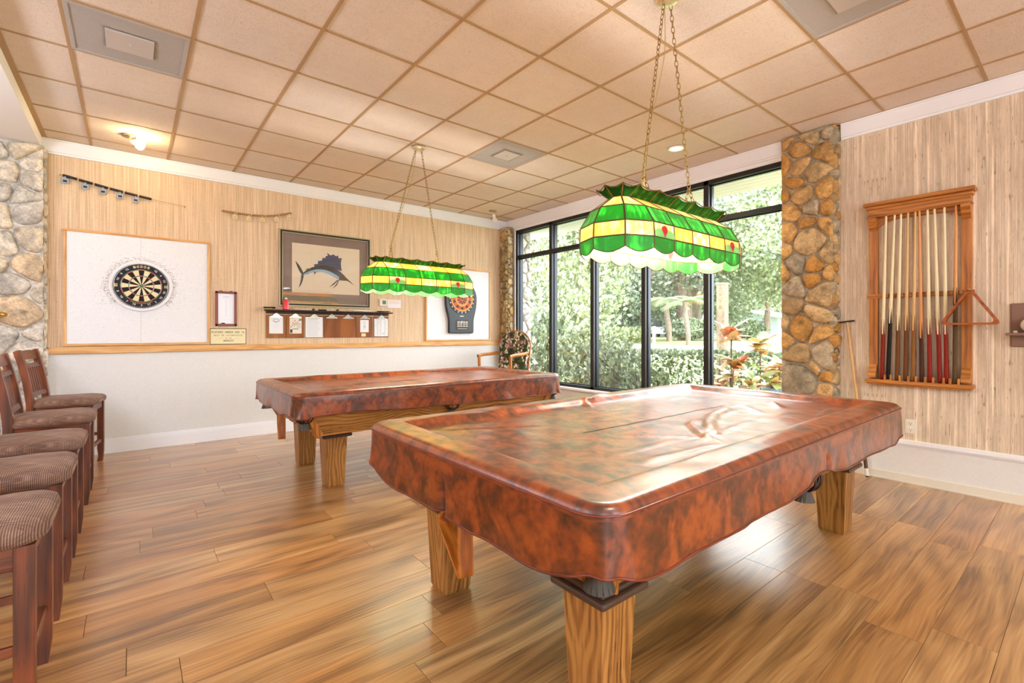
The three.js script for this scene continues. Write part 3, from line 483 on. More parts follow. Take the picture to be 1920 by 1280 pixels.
function folds(list) { return (x, z) => { let s = 0; for (const e of list) { const pts = e.p ?? [[e[0], e[1]], [e[2], e[3]]], w = e.w ?? e[4], amp = e.amp ?? e[5], n = pts.length - 1; let d = 1e9, t = 0; for (let k = 0; k < n; k++) { const r = near(x, z, pts[k][0], pts[k][1], pts[k + 1][0], pts[k + 1][1]); if (r[0] < d) { d = r[0]; t = (k + r[1]) / n; } } if (d < w * 4) s += amp * Math.exp(-((d / w) ** 2)) * sstep(0, 0.25, t) * sstep(1, 0.7, t); } return s; }; }

function tablePocket(parent, x, z, turn, h) {
  const p = part(parent, 'pocket', lathe([[0.062, 0.0], [0.06, -0.01], [0.05, -0.02], [0.052, -0.028]], 20).translate(0, 0, 0), pocketLeather, 'dark leather drop pocket'); p.position.set(x, h, z); p.rotation.y = turn;
  const straps = []; for (let i = 0; i < 9; i++) { const a = i / 9 * Math.PI * 2, c = Math.cos(a), s = Math.sin(a); straps.push(tube([[0.056 * c, -0.01, 0.056 * s], [0.064 * c, -0.05, 0.064 * s], [0.05 * c, -0.085, 0.05 * s], [0.02 * c, -0.105, 0.02 * s]], 0.005, 10, 5)); }
  part(p, 'pocket_straps', merge(straps), pocketLeather);
  const fr = []; for (let i = 0; i < 16; i++) { const a = i / 16 * Math.PI * 2; const g = box(0.013, 0.05, 0.0025, 0, -0.025, 0); g.rotateX(-0.35); g.translate(0, -0.1, 0.024); g.rotateY(a); fr.push(g); }
  part(p, 'fringe', merge(fr), fringeMat);
  return p;
}
function poolTable(label, cx, cz, a, b, legX, legZ, h, inX = 0.2, inZ = 0.12, drop = 0.68) {
  const t = thing('pool_table', label, 'pool table', [cx, 0, cz]), cap = 0.462;
  for (const x of legX) for (const z of legZ) {
    const pr = (s0, s1, y0, y1) => { const g = new THREE.CylinderGeometry(s1 * Math.SQRT2, s0 * Math.SQRT2, y1 - y0, 4, 1); g.rotateY(Math.PI / 4); g.translate(0, (y0 + y1) / 2, 0); const n = g.toNonIndexed(); n.computeVertexNormals(); return n; };
    const leg = part(t, 'leg', uvBox(merge([pr(0.062, 0.066, 0, 0.012), pr(0.068, 0.084, 0.012, 0.4), pr(0.086, 0.09, 0.43, 0.47)]), 'y', x * 3.1, z * 2.3), oak); leg.position.set(x - cx, 0, z - cz);
    part(leg, 'leg_cap', merge([rbox(0.232, 0.026, 0.232, 0.011, 0, 0.407, 0, 3), rbox(0.2, 0.02, 0.2, 0.008, 0, 0.428, 0, 3)]), oakCap, 'dark moulded cap');
  }
  // slanted apron boards: wider at the top
  const aT = a - 0.07, bT = b - 0.07, aB = a - inX, bB = b - inZ, y0 = cap, y1 = 0.7, th = 0.03;
  const board = (p) => { const q = new THREE.BufferGeometry(), v = [], f = [[0, 1, 2, 3], [7, 6, 5, 4], [0, 4, 5, 1], [3, 2, 6, 7], [1, 5, 6, 2], [4, 0, 3, 7]]; for (const k of f) for (const i of [0, 1, 2, 0, 2, 3]) v.push(...p[k[i]]); q.setAttribute('position', new THREE.Float32BufferAttribute(v, 3)); q.computeVertexNormals(); return q; };
  for (const s of [1, -1]) {
    const P = [[-aB, y0, s * bB], [aB, y0, s * bB], [aT, y1, s * bT], [-aT, y1, s * bT]], I = P.map((q) => [q[0] * 0.985, q[1], q[2] - s * th]);
    part(t, 'apron', uvBox(board(s > 0 ? [...P, ...I] : [P[1], P[0], P[3], P[2], I[1], I[0], I[3], I[2]]), 'x', s * 1.3, 0.4), oak);
    const Q = [[s * aB, y0, bB], [s * aB, y0, -bB], [s * aT, y1, -bT], [s * aT, y1, bT]], J = Q.map((q) => [q[0] - s * th, q[1], q[2] * 0.97]);
    part(t, 'apron', uvBox(board(s > 0 ? [...Q, ...J] : [Q[1], Q[0], Q[3], Q[2], J[1], J[0], J[3], J[2]]), 'z', s * 0.7, 0.2), oak);
  }
  for (const sx of [-1, 1]) for (const sz of [-1, 1]) part(t, 'corner_post', uvBox(beam([sx * (aB + 0.004), y0, sz * (bB + 0.004)], [sx * (aT + 0.004), y1, sz * (bT + 0.004)], 0.05, 0.05, 0.008), 'y'), honey);
  for (const s of [-1, 1]) { part(t, 'rail', uvBox(rbox(2 * a - 0.1, 0.08, 0.14, 0.015, 0, h - 0.055, s * (b - 0.095)), 'x'), oak); part(t, 'rail', uvBox(rbox(0.14, 0.08, 2 * b - 0.34, 0.015, s * (a - 0.095), h - 0.055, 0), 'z'), oak); }
  part(t, 'slate_bed', box(2 * a - 0.3, 0.05, 2 * b - 0.3, 0, h - 0.1, 0), paint(0x2f6b45, 0.9));
  for (const x of [-1, 1]) for (const z of [-1, 1]) tablePocket(t, x * (a - 0.085), z * (b - 0.085), 0, drop);
  for (const z of [-1, 1]) tablePocket(t, 0, z * (b - 0.06), 0, 0.66);
  return t;
}
const T1 = { cx: 2.225, cz: -1.455, a: 1.365, b: 0.725, h: 0.805 }, T2 = { cx: 2.16, cz: -4.14, a: 1.29, b: 0.69, h: 0.8 };
poolTable('oak pool table in front under the smooth brown cover with pleated end', T1.cx, T1.cz, T1.a, T1.b, [1.2, 3.405], [-1.035, -1.965], T1.h - 0.012, 0.27, 0.2, 0.71);
poolTable('oak pool table by the back wall under the wrinkled brown cover', T2.cx, T2.cz, T2.a, T2.b, [1.265, 3.05], [-3.87, -4.66], T2.h - 0.012);
const f1 = folds([{ p: [[0.56, 0.02], [0.46, 0.1], [0.22, 0.15], [0.0, 0.24], [-0.2, 0.36], [-0.34, 0.46]], w: 0.028, amp: 0.022 }, { p: [[0.1, 0.12], [-0.12, 0.22], [-0.3, 0.38], [-0.36, 0.5]], w: 0.02, amp: 0.014 }, [0.45, 0.3, 0.75, 0.02, 0.02, 0.012], [0.75, 0.28, 1.02, 0.1, 0.02, 0.012], [-1.0, -0.32, 1.2, -0.36, 0.007, 0.004], [-1.0, 0.02, 1.2, 0.06, 0.006, 0.0035], [-1.1, 0.33, 0.9, 0.36, 0.006, 0.0035], [-0.5, 0.42, 0.3, 0.34, 0.012, 0.007], [-0.9, 0.45, -0.3, 0.5, 0.014, 0.008], [-0.55, 0.1, -0.3, 0.42, 0.01, 0.006], [-1.2, -0.5, -0.6, -0.2, 0.016, 0.004], [0, -0.55, 0.3, -0.66, 0.025, 0.014], [0.05, -0.62, -0.1, -0.45, 0.02, 0.01], [0.6, 0.52, 1.1, 0.45, 0.014, 0.008]]);
tableCover('table_cover', 'smooth brown leatherette cover with a pleat, on the front pool table', T1.cx, T1.cz, T1.a, T1.b, T1.h, {
  hem: (x, z) => 0.165 + 0.012 * noise(x * 3 + 9, z * 3) - 0.045 * Math.exp(-(((x - 0.02) / 0.16) ** 2)) * (z > 0.6 ? 1 : 0) + 0.02 * sstep(0.9, 1.3, Math.abs(x)) - 0.05 * Math.exp(-(((Math.abs(x) - 1.33) / 0.12) ** 2) - ((Math.abs(z) - 0.69) / 0.12) ** 2),
  wave: (s, x, z, f) => 0.012 * (noise(s * 4.5, f * 0.7) - 0.5) + 0.01 * (noise(s * 11 + 4, f) - 0.5) - (x < -1.3 ? 0.075 * Math.exp(-(((z + 0.02) / 0.018) ** 2)) * sstep(0.05, 0.5, f) : 0) - (z > 0.7 ? 0.04 * Math.exp(-(((x - 0.09) / 0.012) ** 2)) * sstep(0.2, 0.9, f) : 0) + 0.014 * Math.exp(-(((Math.abs(x) - 1.32) / 0.06) ** 2) - ((Math.abs(z) - 0.68) / 0.06) ** 2) * Math.sin(s * 60) * f,
  wrinkle: (x, z, d) => f1(x, z) + 0.005 * (fbm(x * 3.4, z * 3.4, 3) - 0.5) + 0.004 * (fbm(x * 9 + 3, z * 5, 2) - 0.5) + (d < 0.14 ? 0.008 * (noise(x * 5, z * 5) - 0.6) : 0),
});
const f2 = folds([[-0.9, 0.46, 0.5, 0.42, 0.02, 0.014], [-0.7, 0.4, 0.2, 0.34, 0.018, 0.01], [-0.4, 0.5, 0.6, 0.5, 0.02, 0.012], [-1.1, 0.55, -0.8, 0.3, 0.03, 0.02], [0.0, -0.5, 0.9, -0.45, 0.03, 0.01], [-0.9, 0.1, 0.2, 0.05, 0.012, 0.006]]);
tableCover('table_cover', 'wrinkled brown leatherette cover with a ragged hem, on the rear pool table', T2.cx, T2.cz, T2.a, T2.b, T2.h, {
  hem: (x, z) => 0.125 + 0.03 * sstep(-0.9, 0.3, x) * (z > 0 ? 1 : 0.3) + 0.014 * noise(x * 6, z * 6) + 0.02 * (x < -1.2 ? noise(z * 7, 3) : 0),
  wave: (s, x, z, f) => 0.018 * (noise(s * 4, f * 0.9) - 0.5) + 0.012 * (noise(s * 10 + 40, f) - 0.5) + 0.02 * Math.exp(-(((Math.abs(x) - 1.25) / 0.07) ** 2) - ((Math.abs(z) - 0.65) / 0.07) ** 2) * Math.sin(s * 55) * f,
  wrinkle: (x, z, d) => f2(x, z) + 0.008 * (fbm(x * 4, z * 5 + 7, 3) - 0.5) + (d < 0.15 ? 0.016 * (noise(x * 4 + 2, z * 4) - 0.65) : 0),
});
// pool balls that show in the pockets
const poolBall = (x, y, z, m, label) => single('pool_ball', ball(0.0285, 0, 0, 0, 24, 16), m, label, 'pool ball', [x, y, z], 0, 'pool balls in the pockets');
poolBall(T1.cx + 0.0, 0.595, T1.cz + T1.b - 0.06, ballRed, 'red pool ball in the side pocket of the front pool table');
poolBall(T2.cx + 0.0, 0.595, T2.cz + T2.b - 0.06, ballOrange, 'orange pool ball in the side pocket of the rear pool table');
poolBall(T2.cx - T2.a + 0.085, 0.622, T2.cz + T2.b - 0.085, ballRed, 'red pool ball in the corner pocket of the rear pool table');
// triangle racks
const triMat = std({ map: honeyT, color: 0xfff0d0, roughness: 0.45 });
function triangleRack(side, depth, th) {             // rounded band, one corner up, in the XY plane
  const H = side * 0.866, r = 0.045, outer = (k) => { const s = new THREE.Shape(), P = [[0, H * 2 / 3], [-side / 2, -H / 3], [side / 2, -H / 3]].map((p) => [p[0] * k, p[1] * k]); P.forEach((p, i) => { const q = P[(i + 2) % 3], n = P[(i + 1) % 3], u = (A, B, d) => { const L = Math.hypot(B[0] - A[0], B[1] - A[1]); return [A[0] + (B[0] - A[0]) * d / L, A[1] + (B[1] - A[1]) * d / L]; }, a = u(p, q, r), b = u(p, n, r); i ? s.lineTo(...a) : s.moveTo(...a); s.quadraticCurveTo(p[0], p[1], ...b); }); s.closePath(); return s; };
  const s = outer(1); s.holes.push(outer(1 - 2 * th * 1.73 / side)); const g = extr(s, depth, 0.0015, 8); g.translate(0, 0, -depth / 2); return uvBox(g, 'x');
}
{
  const place = (pos, turn, tilt, label) => { const m = single('ball_triangle', triangleRack(0.31, 0.05, 0.012), triMat, label, 'triangle rack', pos, turn); m.rotation.order = 'YXZ'; m.rotation.z = tilt; return m; };
  place([0.925, 0.508, -1.47], -1.79, -0.436, 'pale wooden triangle rack hanging from the end of the front pool table');
  place([0.93, 0.523, -4.09], -1.75, -0.436, 'honey wooden triangle rack hanging from the corner of the rear pool table');
}
// ================================================================ things on the back wall
const BZ = BACK;                                      // wall face
function backerPanel(x0, x1, y0, y1, seam, label, seed, ring) {
  const t = thing('dart_panel', label, 'backer panel', [(x0 + x1) / 2, y0, BZ], 0, 'white dartboard backer panels'), w = x1 - x0, h = y1 - y0, f = 0.024;
  const R = rngOf(seed), spots = []; for (let i = 0; i < 260; i++) spots.push([R(), R(), 0.0012 + R() * 0.002]);
  const holes = []; if (ring) for (let i = 0; i < 900; i++) { const a = (R() - 0.5) * Math.PI * 1.5 + Math.PI / 2, r = ring[2] * (1 + Math.abs(R() + R() - 1) * 0.34 * (R() < 0.25 ? 1.6 : 0.6)); holes.push([ring[0] + Math.cos(a) * r, ring[1] + Math.sin(a) * r, R()]); }
  const map = canvasTex(1024, Math.round(1024 * h / w), (g, W, H) => {
    g.fillStyle = '#eceef3'; g.fillRect(0, 0, W, H);
    for (let i = 0; i < 2200; i++) { g.fillStyle = R() < 0.5 ? 'rgba(255,255,255,.5)' : 'rgba(205,208,216,.35)'; g.fillRect(R() * W, R() * H, 3 + R() * 9, 2 + R() * 6); }
    for (const s of spots) { g.fillStyle = 'rgba(150,140,130,.35)'; g.fillRect(s[0] * W, s[1] * H, 2 + s[2] * 900, 1.5); }
    for (const q of holes) { g.fillStyle = q[2] < 0.5 ? 'rgba(176,150,116,.6)' : 'rgba(110,98,86,.5)'; g.fillRect(q[0] * W, (1 - q[1]) * H, 2 + q[2] * 6, 1.5 + q[2] * 3); }
  });
  for (const [a, b] of seam ? [[-w / 2 + f, seam - 0.001], [seam + 0.001, w / 2 - f]] : [[-w / 2 + f, w / 2 - f]]) {
    const g = box(b - a, h - 2 * f, 0.014, (a + b) / 2, h / 2, 0.008), p = g.attributes.position, uv = g.attributes.uv; for (let i = 0; i < p.count; i++) uv.setXY(i, p.getX(i) / w + 0.5, p.getY(i) / h);
    part(t, 'white_board', g, std({ map, roughness: 0.6 }));
  }
  for (const [g, ax] of [[rbox(w, f, 0.026, 0.004, 0, f / 2, 0.013), 'x'], [rbox(w, f, 0.026, 0.004, 0, h - f / 2, 0.013), 'x'], [rbox(f, h - 2 * f, 0.026, 0.004, -w / 2 + f / 2, h / 2, 0.013), 'y'], [rbox(f, h - 2 * f, 0.026, 0.004, w / 2 - f / 2, h / 2, 0.013), 'y']]) part(t, 'frame_strip', uvBox(g, ax), railWood);
  return t;
}
backerPanel(-0.515, 0.684, 1.086, 2.228, -0.01, 'large white backer panel with a centre seam behind the round dartboard', 7, [0.495, 0.545, 0.222]);
backerPanel(3.392, 4.578, 1.082, 2.215, 0, 'white backer panel behind the electronic dartboard', 9, null);
const sector = (r0, r1, a0, a1, d, n = 4) => { const s = new THREE.Shape(); for (let i = 0; i <= n; i++) { const a = mix(a0, a1, i / n); i ? s.lineTo(r1 * Math.cos(a), r1 * Math.sin(a)) : s.moveTo(r1 * Math.cos(a), r1 * Math.sin(a)); } for (let i = n; i >= 0; i--) { const a = mix(a0, a1, i / n); s.lineTo(r0 * Math.cos(a), r0 * Math.sin(a)); } s.closePath(); return extr(s, d, 0, 1); };
const disc = (r, d, n = 48) => { const g = new THREE.CylinderGeometry(r, r, d, n); g.rotateX(Math.PI / 2); return g; };
const NUMS = [20, 1, 18, 4, 13, 6, 10, 15, 2, 17, 3, 19, 7, 16, 8, 11, 14, 9, 12, 5];
{
  const t = thing('dartboard', 'round bristle dartboard with black number ring on the large white panel', 'dartboard', [0.08, 1.7, BZ + 0.015]);
  const surround = lathe([[0.228, 0], [0.262, 0], [0.262, 0.018], [0.256, 0.024], [0.234, 0.024], [0.228, 0.018]], 64); surround.rotateX(Math.PI / 2); part(t, 'surround', surround, paint(0xf0f1f5, 0.6), 'white surround ring');
  part(t, 'body', disc(0.2265, 0.036, 64).translate(0, 0, 0.018), paint(0x17161a, 0.6));
  const creamM = paint(0xf0dcb0, 0.9), blackM = paint(0x1d1614, 0.9), redM = paint(0xc63a2c, 0.85), greenM = paint(0x3e7f47, 0.85), st = Math.PI / 10;
  for (let i = 0; i < 20; i++) {
    const a0 = Math.PI / 2 - st / 2 + i * st, a1 = a0 + st, odd = i % 2;
    for (const [r0, r1, m] of [[0.016, 0.099, odd ? creamM : blackM], [0.099, 0.107, odd ? greenM : redM], [0.107, 0.162, odd ? creamM : blackM], [0.162, 0.17, odd ? greenM : redM]]) part(t, 'segment', sector(r0, r1, a0, a1, 0.0015, 3).translate(0, 0, 0.036), m);
  }
  part(t, 'bull', disc(0.016, 0.002, 24).translate(0, 0, 0.037), greenM); part(t, 'bullseye', disc(0.0066, 0.003, 18).translate(0, 0, 0.0375), redM);
  const wires = []; for (let i = 0; i < 20; i++) { const a = Math.PI / 2 - st / 2 + i * st; wires.push(bar([0.016 * Math.cos(a), 0.016 * Math.sin(a), 0.038], [0.173 * Math.cos(a), 0.173 * Math.sin(a), 0.038], 0.0008, 4)); }
  for (const r of [0.016, 0.099, 0.107, 0.162, 0.17, 0.222]) wires.push(new THREE.TorusGeometry(r, r > 0.2 ? 0.0018 : 0.0009, 5, 60).translate(0, 0, 0.038)); part(t, 'spider_wire', merge(wires), chrome);
  const map = canvasTex(1024, 1024, (g, W) => {
    g.fillStyle = '#16161c'; g.fillRect(0, 0, W, W); g.translate(W / 2, W / 2); g.fillStyle = '#d8dbe4'; g.font = 'bold 62px sans-serif'; g.textAlign = 'center'; g.textBaseline = 'middle'; const s = W / 2 / 0.2265;
    NUMS.forEach((n, i) => { if (i === 0) return; const a = i * st; g.save(); g.rotate(a); g.translate(0, -0.199 * s); if (i > 5 && i < 15) g.rotate(Math.PI); g.fillText(String(n), 0, 0); g.restore(); });
    g.fillStyle = '#f0dd9a'; g.font = 'bold 74px sans-serif'; [...'NODOR'].forEach((ch, k) => { g.save(); g.rotate((k - 2) * 0.145); g.translate(0, -0.199 * s); g.fillText(ch, 0, 0); g.restore(); });
    g.fillStyle = '#d9b45e'; for (const a of [-Math.PI / 2, Math.PI / 2]) { g.save(); g.rotate(a); g.fillRect(-40, -0.2 * s - 40, 80, 22); g.fillRect(-40, -0.2 * s, 80, 14); g.restore(); }
    g.strokeStyle = '#d9b45e'; g.lineWidth = 8; g.beginPath(); g.arc(0, 0, 0.181 * s, 1.05, 2.1); g.stroke();
  });
  const ringG = new THREE.RingGeometry(0.17, 0.2255, 64, 1), p = ringG.attributes.position, uv = ringG.attributes.uv; for (let i = 0; i < p.count; i++) uv.setXY(i, p.getX(i) / 0.453 + 0.5, p.getY(i) / 0.453 + 0.5);
  part(t, 'number_ring', ringG.translate(0, 0, 0.0366), std({ map, roughness: 0.7 }));
}
{
  const t = thing('electronic_dartboard', 'black electronic dartboard with orange and red target on white panel', 'dartboard', [3.995, 1.7, BZ + 0.015]);
  const s = new THREE.Shape(); s.moveTo(-0.2, -0.49); s.quadraticCurveTo(-0.21, -0.49, -0.212, -0.47); s.lineTo(-0.212, -0.34); s.bezierCurveTo(-0.212, -0.22, -0.27, -0.16, -0.272, 0.02); s.absarc(0, 0.04, 0.272, Math.PI, 0, true); s.bezierCurveTo(0.27, -0.16, 0.212, -0.22, 0.212, -0.34); s.lineTo(0.212, -0.47); s.quadraticCurveTo(0.21, -0.49, 0.2, -0.49); s.closePath();
  part(t, 'housing', extr(s, 0.03, 0.012, 24).translate(0, 0, 0.012), paint(0x2b3138, 0.4));
  part(t, 'number_band', disc(0.235, 0.006, 60).translate(0, 0.035, 0.056), paint(0x121216, 0.5));
  const st = Math.PI / 10, M = [paint(0x3a1712, 0.5), paint(0xd0482a, 0.5), paint(0xdf9c3c, 0.5)], parts = [[], [], []];
  for (let i = 0; i < 20; i++) { const a0 = Math.PI / 2 - st / 2 + i * st + 0.014, a1 = a0 + st - 0.028, o = i % 2; parts[o ? 1 : 0].push(sector(0.125, 0.17, a0, a1, 0.004, 3)); parts[o ? 1 : 0].push(sector(0.03, 0.085, a0, a1, 0.004, 3)); parts[2].push(sector(0.09, 0.12, a0, a1, 0.004, 3), sector(0.175, 0.196, a0, a1, 0.004, 3)); }
  part(t, 'target_web', disc(0.2, 0.004, 60).translate(0, 0.035, 0.06), paint(0xd98f34, 0.5));
  parts.forEach((l, k) => { const o = part(t, ['dark_segments', 'red_segments', 'orange_segments'][k], merge(l).translate(0, 0.035, 0.061), M[k]); o.userData.kind = 'stuff'; });
  part(t, 'bullseye', disc(0.018, 0.005, 20).translate(0, 0.035, 0.064), M[0]);
  for (let i = 0; i < 20; i++) { const a = i * st; part(t, 'number_mark', box(0.016, 0.018, 0.002, 0.216 * Math.sin(a), 0.035 + 0.216 * Math.cos(a), 0.06), paint(0xe6e4ea, 0.5)); }
  part(t, 'display', rbox(0.235, 0.16, 0.006, 0.004, 0.01, -0.375, 0.055), paint(0x17171c, 0.3));
  const txt = canvasTex(512, 352, (g) => { g.fillStyle = '#17171c'; g.fillRect(0, 0, 512, 352); g.fillStyle = '#cfc2b0'; for (let r = 0; r < 3; r++) for (let k = 0; k < 4; k++) g.fillRect(40 + k * 112 + (k > 1 ? 10 : 0), 40 + r * 76, 92, r ? 34 : 44); g.fillStyle = '#d9cda0'; for (let k = 0; k < 6; k++) g.fillRect(70 + k * 66, 290, 36, 22); g.fillStyle = '#f4f4f4'; g.beginPath(); g.moveTo(190, 96); g.lineTo(220, 30); g.lineTo(262, 22); g.lineTo(236, 90); g.fill(); });
  part(t, 'button_panel', new THREE.PlaneGeometry(0.225, 0.15).translate(0.01, -0.375, 0.0585), std({ map: txt, roughness: 0.4 }));
  part(t, 'badge', rbox(0.07, 0.014, 0.003, 0.001, 0.0, -0.235, 0.055), paint(0xc9d6e4, 0.3));
}
// little framed score sheet and the notice
{
  const t = thing('score_sheet', 'white score sheet in a narrow reddish wood frame', 'framed sheet', [0.843, 1.291, BZ]), w = 0.212, h = 0.396, f = 0.026;
  part(t, 'frame', merge([rbox(w, f, 0.02, 0.003, 0, f / 2, 0.01), rbox(w, f, 0.02, 0.003, 0, h - f / 2, 0.01), rbox(f, h, 0.02, 0.003, -w / 2 + f / 2, h / 2, 0.01), rbox(f, h, 0.02, 0.003, w / 2 - f / 2, h / 2, 0.01)]), paint(0x86443c, 0.4));
  const m = canvasTex(256, 512, (g) => { g.fillStyle = '#eef1fa'; g.fillRect(0, 0, 256, 512); g.strokeStyle = 'rgba(150,165,195,.6)'; g.strokeRect(64, 66, 128, 380); g.fillStyle = 'rgba(120,135,165,.55)'; g.fillRect(80, 50, 96, 7); for (let i = 0; i < 8; i++) g.fillRect(112, 92 + i * 40, 32, 5); });
  part(t, 'sheet', new THREE.PlaneGeometry(w - 2 * f, h - 2 * f).translate(0, h / 2, 0.006), std({ map: m, roughness: 0.25 })); part(t, 'backing', box(w - 0.02, h - 0.02, 0.004, 0, h / 2, 0.003), white);
  part(t, 'eraser', rbox(0.034, 0.01, 0.01, 0.002, -0.03, f + 0.006, 0.014), black); for (const x of [-0.05, 0.05]) part(t, 'hanger', rbox(0.03, 0.008, 0.01, 0.002, x, h + 0.003, 0.008), paint(0x5c3a2c, 0.5));
}
{
  const w = 0.364, h = 0.184, g0 = rbox(w, h, 0.008, 0.006), t = thing('notice_sign', 'cream notice about players under age 16 beside the large dart panel', 'sign', [0.866, 1.172, BZ + 0.005]);
  part(t, 'plate', g0, paint(0x3a3a2c, 0.5));
  const m = canvasTex(1024, 512, (g, W, H) => { g.fillStyle = '#ece3b8'; g.fillRect(0, 0, W, H); g.fillStyle = '#4e4c36'; g.textAlign = 'center'; g.font = 'bold 92px monospace'; g.fillText('PLAYERS UNDER AGE 16', W / 2 - 6, 140, 960); g.font = '74px monospace'; g.fillStyle = '#76734f'; g.fillText('MUST BE ACCOMPANIED', W / 2, 244, 840); g.font = '60px monospace'; g.fillText('-----  BY AN  -----', W / 2, 336, 640); g.fillStyle = '#34332a'; g.font = 'bold 86px sans-serif'; g.fillText('ADULT!', W / 2, 432, 380); });
  part(t, 'notice_face', new THREE.PlaneGeometry(w - 0.014, h - 0.014).translate(0, 0, 0.0045), std({ map: m, roughness: 0.6 }));
}
// framed sailfish print under glass
{
  const x0 = 1.396, x1 = 2.545, y0 = 1.54, y1 = 2.487, w = x1 - x0, h = y1 - y0, t = thing('framed_print', 'framed print of a leaping sailfish in a grey mat', 'picture', [(x0 + x1) / 2, y0, BZ]);
  const silver = std({ color: 0xb9ad8c, metalness: 0.7, roughness: 0.35 }), ring = (W, H, f, d, y) => merge([box(W, f, d, 0, y + f / 2, d / 2), box(W, f, d, 0, y + H - f / 2, d / 2), box(f, H - 2 * f, d, -W / 2 + f / 2, y + H / 2, d / 2), box(f, H - 2 * f, d, W / 2 - f / 2, y + H / 2, d / 2)]);
  part(t, 'outer_frame', ring(w, h, 0.014, 0.03, 0), silver); part(t, 'black_frame', ring(w - 0.028, h - 0.028, 0.02, 0.034, 0.014), paint(0x17140f, 0.35)); part(t, 'inner_fillet', ring(w - 0.068, h - 0.068, 0.008, 0.028, 0.034), silver);
  part(t, 'mat', box(w - 0.07, h - 0.07, 0.006, 0, h / 2, 0.008), paint(0x84736a, 0.8));
  const mw = 0.85, mh = 0.615, my = 0.175 + mh / 2; part(t, 'mat_fillet', box(mw, mh, 0.003, 0, my, 0.0125), paint(0xe8d2bc, 0.7));
  const map = canvasTex(1024, 730, (g, W, H) => {
    g.fillStyle = '#e2d3ba'; g.fillRect(0, 0, W, H);
    const P = (x, y) => [x * W, y * H], path = (pts, fill) => { g.fillStyle = fill; g.beginPath(); g.moveTo(...P(...pts[0])); for (let i = 1; i < pts.length; i++) { const q = pts[i]; q.length === 4 ? g.quadraticCurveTo(...P(q[0], q[1]), ...P(q[2], q[3])) : g.lineTo(...P(...q)); } g.closePath(); g.fill(); };
    path([[0.31, 0.45], [0.3, 0.4], [0.36, 0.38], [0.36, 0.32], [0.42, 0.3], [0.43, 0.24], [0.47, 0.24], [0.48, 0.19], [0.51, 0.19], [0.5, 0.12], [0.55, 0.17], [0.6, 0.14], [0.64, 0.18], [0.67, 0.15], [0.68, 0.22], [0.73, 0.2], [0.715, 0.32], [0.72, 0.42], [0.73, 0.5], [0.5, 0.42]], '#3a4360');
    for (let i = 0; i < 60; i++) { g.fillStyle = i % 2 ? 'rgba(20,22,44,.35)' : 'rgba(120,130,150,.22)'; g.fillRect((0.34 + 0.36 * hash(i, 3)) * W, (0.26 + 0.16 * hash(i, 9)) * H, 10, 6); }
    path([[0.13, 0.62], [0.2, 0.5, 0.32, 0.44], [0.46, 0.36, 0.6, 0.44], [0.72, 0.5, 0.78, 0.62], [0.78, 0.68], [0.7, 0.72, 0.66, 0.66], [0.55, 0.56, 0.42, 0.53], [0.28, 0.52, 0.15, 0.66]], '#2c2926');
    path([[0.14, 0.635], [0.24, 0.53, 0.36, 0.5], [0.5, 0.48, 0.62, 0.58], [0.68, 0.62, 0.71, 0.66], [0.66, 0.69], [0.55, 0.59, 0.42, 0.555], [0.28, 0.55, 0.15, 0.665]], '#8fb0c4');
    path([[0.7, 0.56], [0.76, 0.58], [0.8, 0.64], [0.94, 0.81], [0.82, 0.71], [0.76, 0.71], [0.68, 0.71]], '#4b3a22');
    path([[0.14, 0.66], [0.08, 0.6, 0.03, 0.36], [0.1, 0.44, 0.15, 0.62]], '#332f2c'); path([[0.12, 0.64], [0.15, 0.66], [0.13, 0.86, 0.075, 0.92], [0.11, 0.8, 0.115, 0.64]], '#332f2c');
    path([[0.3, 0.56], [0.38, 0.56], [0.33, 0.57], [0.305, 0.63]], '#4a3030'); path([[0.17, 0.53], [0.22, 0.49], [0.21, 0.53]], '#332f2c'); path([[0.66, 0.7], [0.68, 0.71], [0.6, 0.82], [0.53, 0.88], [0.6, 0.78]], '#4b423a'); path([[0.68, 0.71], [0.69, 0.71], [0.65, 0.83], [0.58, 0.91], [0.63, 0.82]], '#4b423a');
    path([[0.2, 0.6], [0.22, 0.59], [0.205, 0.635]], '#4a3a34');
  });
  part(t, 'fish_print', new THREE.PlaneGeometry(mw - 0.03, mh - 0.03).translate(0, my, 0.0145), std({ map, roughness: 0.7 }));
  part(t, 'picture_glass', box(w - 0.07, h - 0.07, 0.002, 0, h / 2, 0.02), glassPane());
}
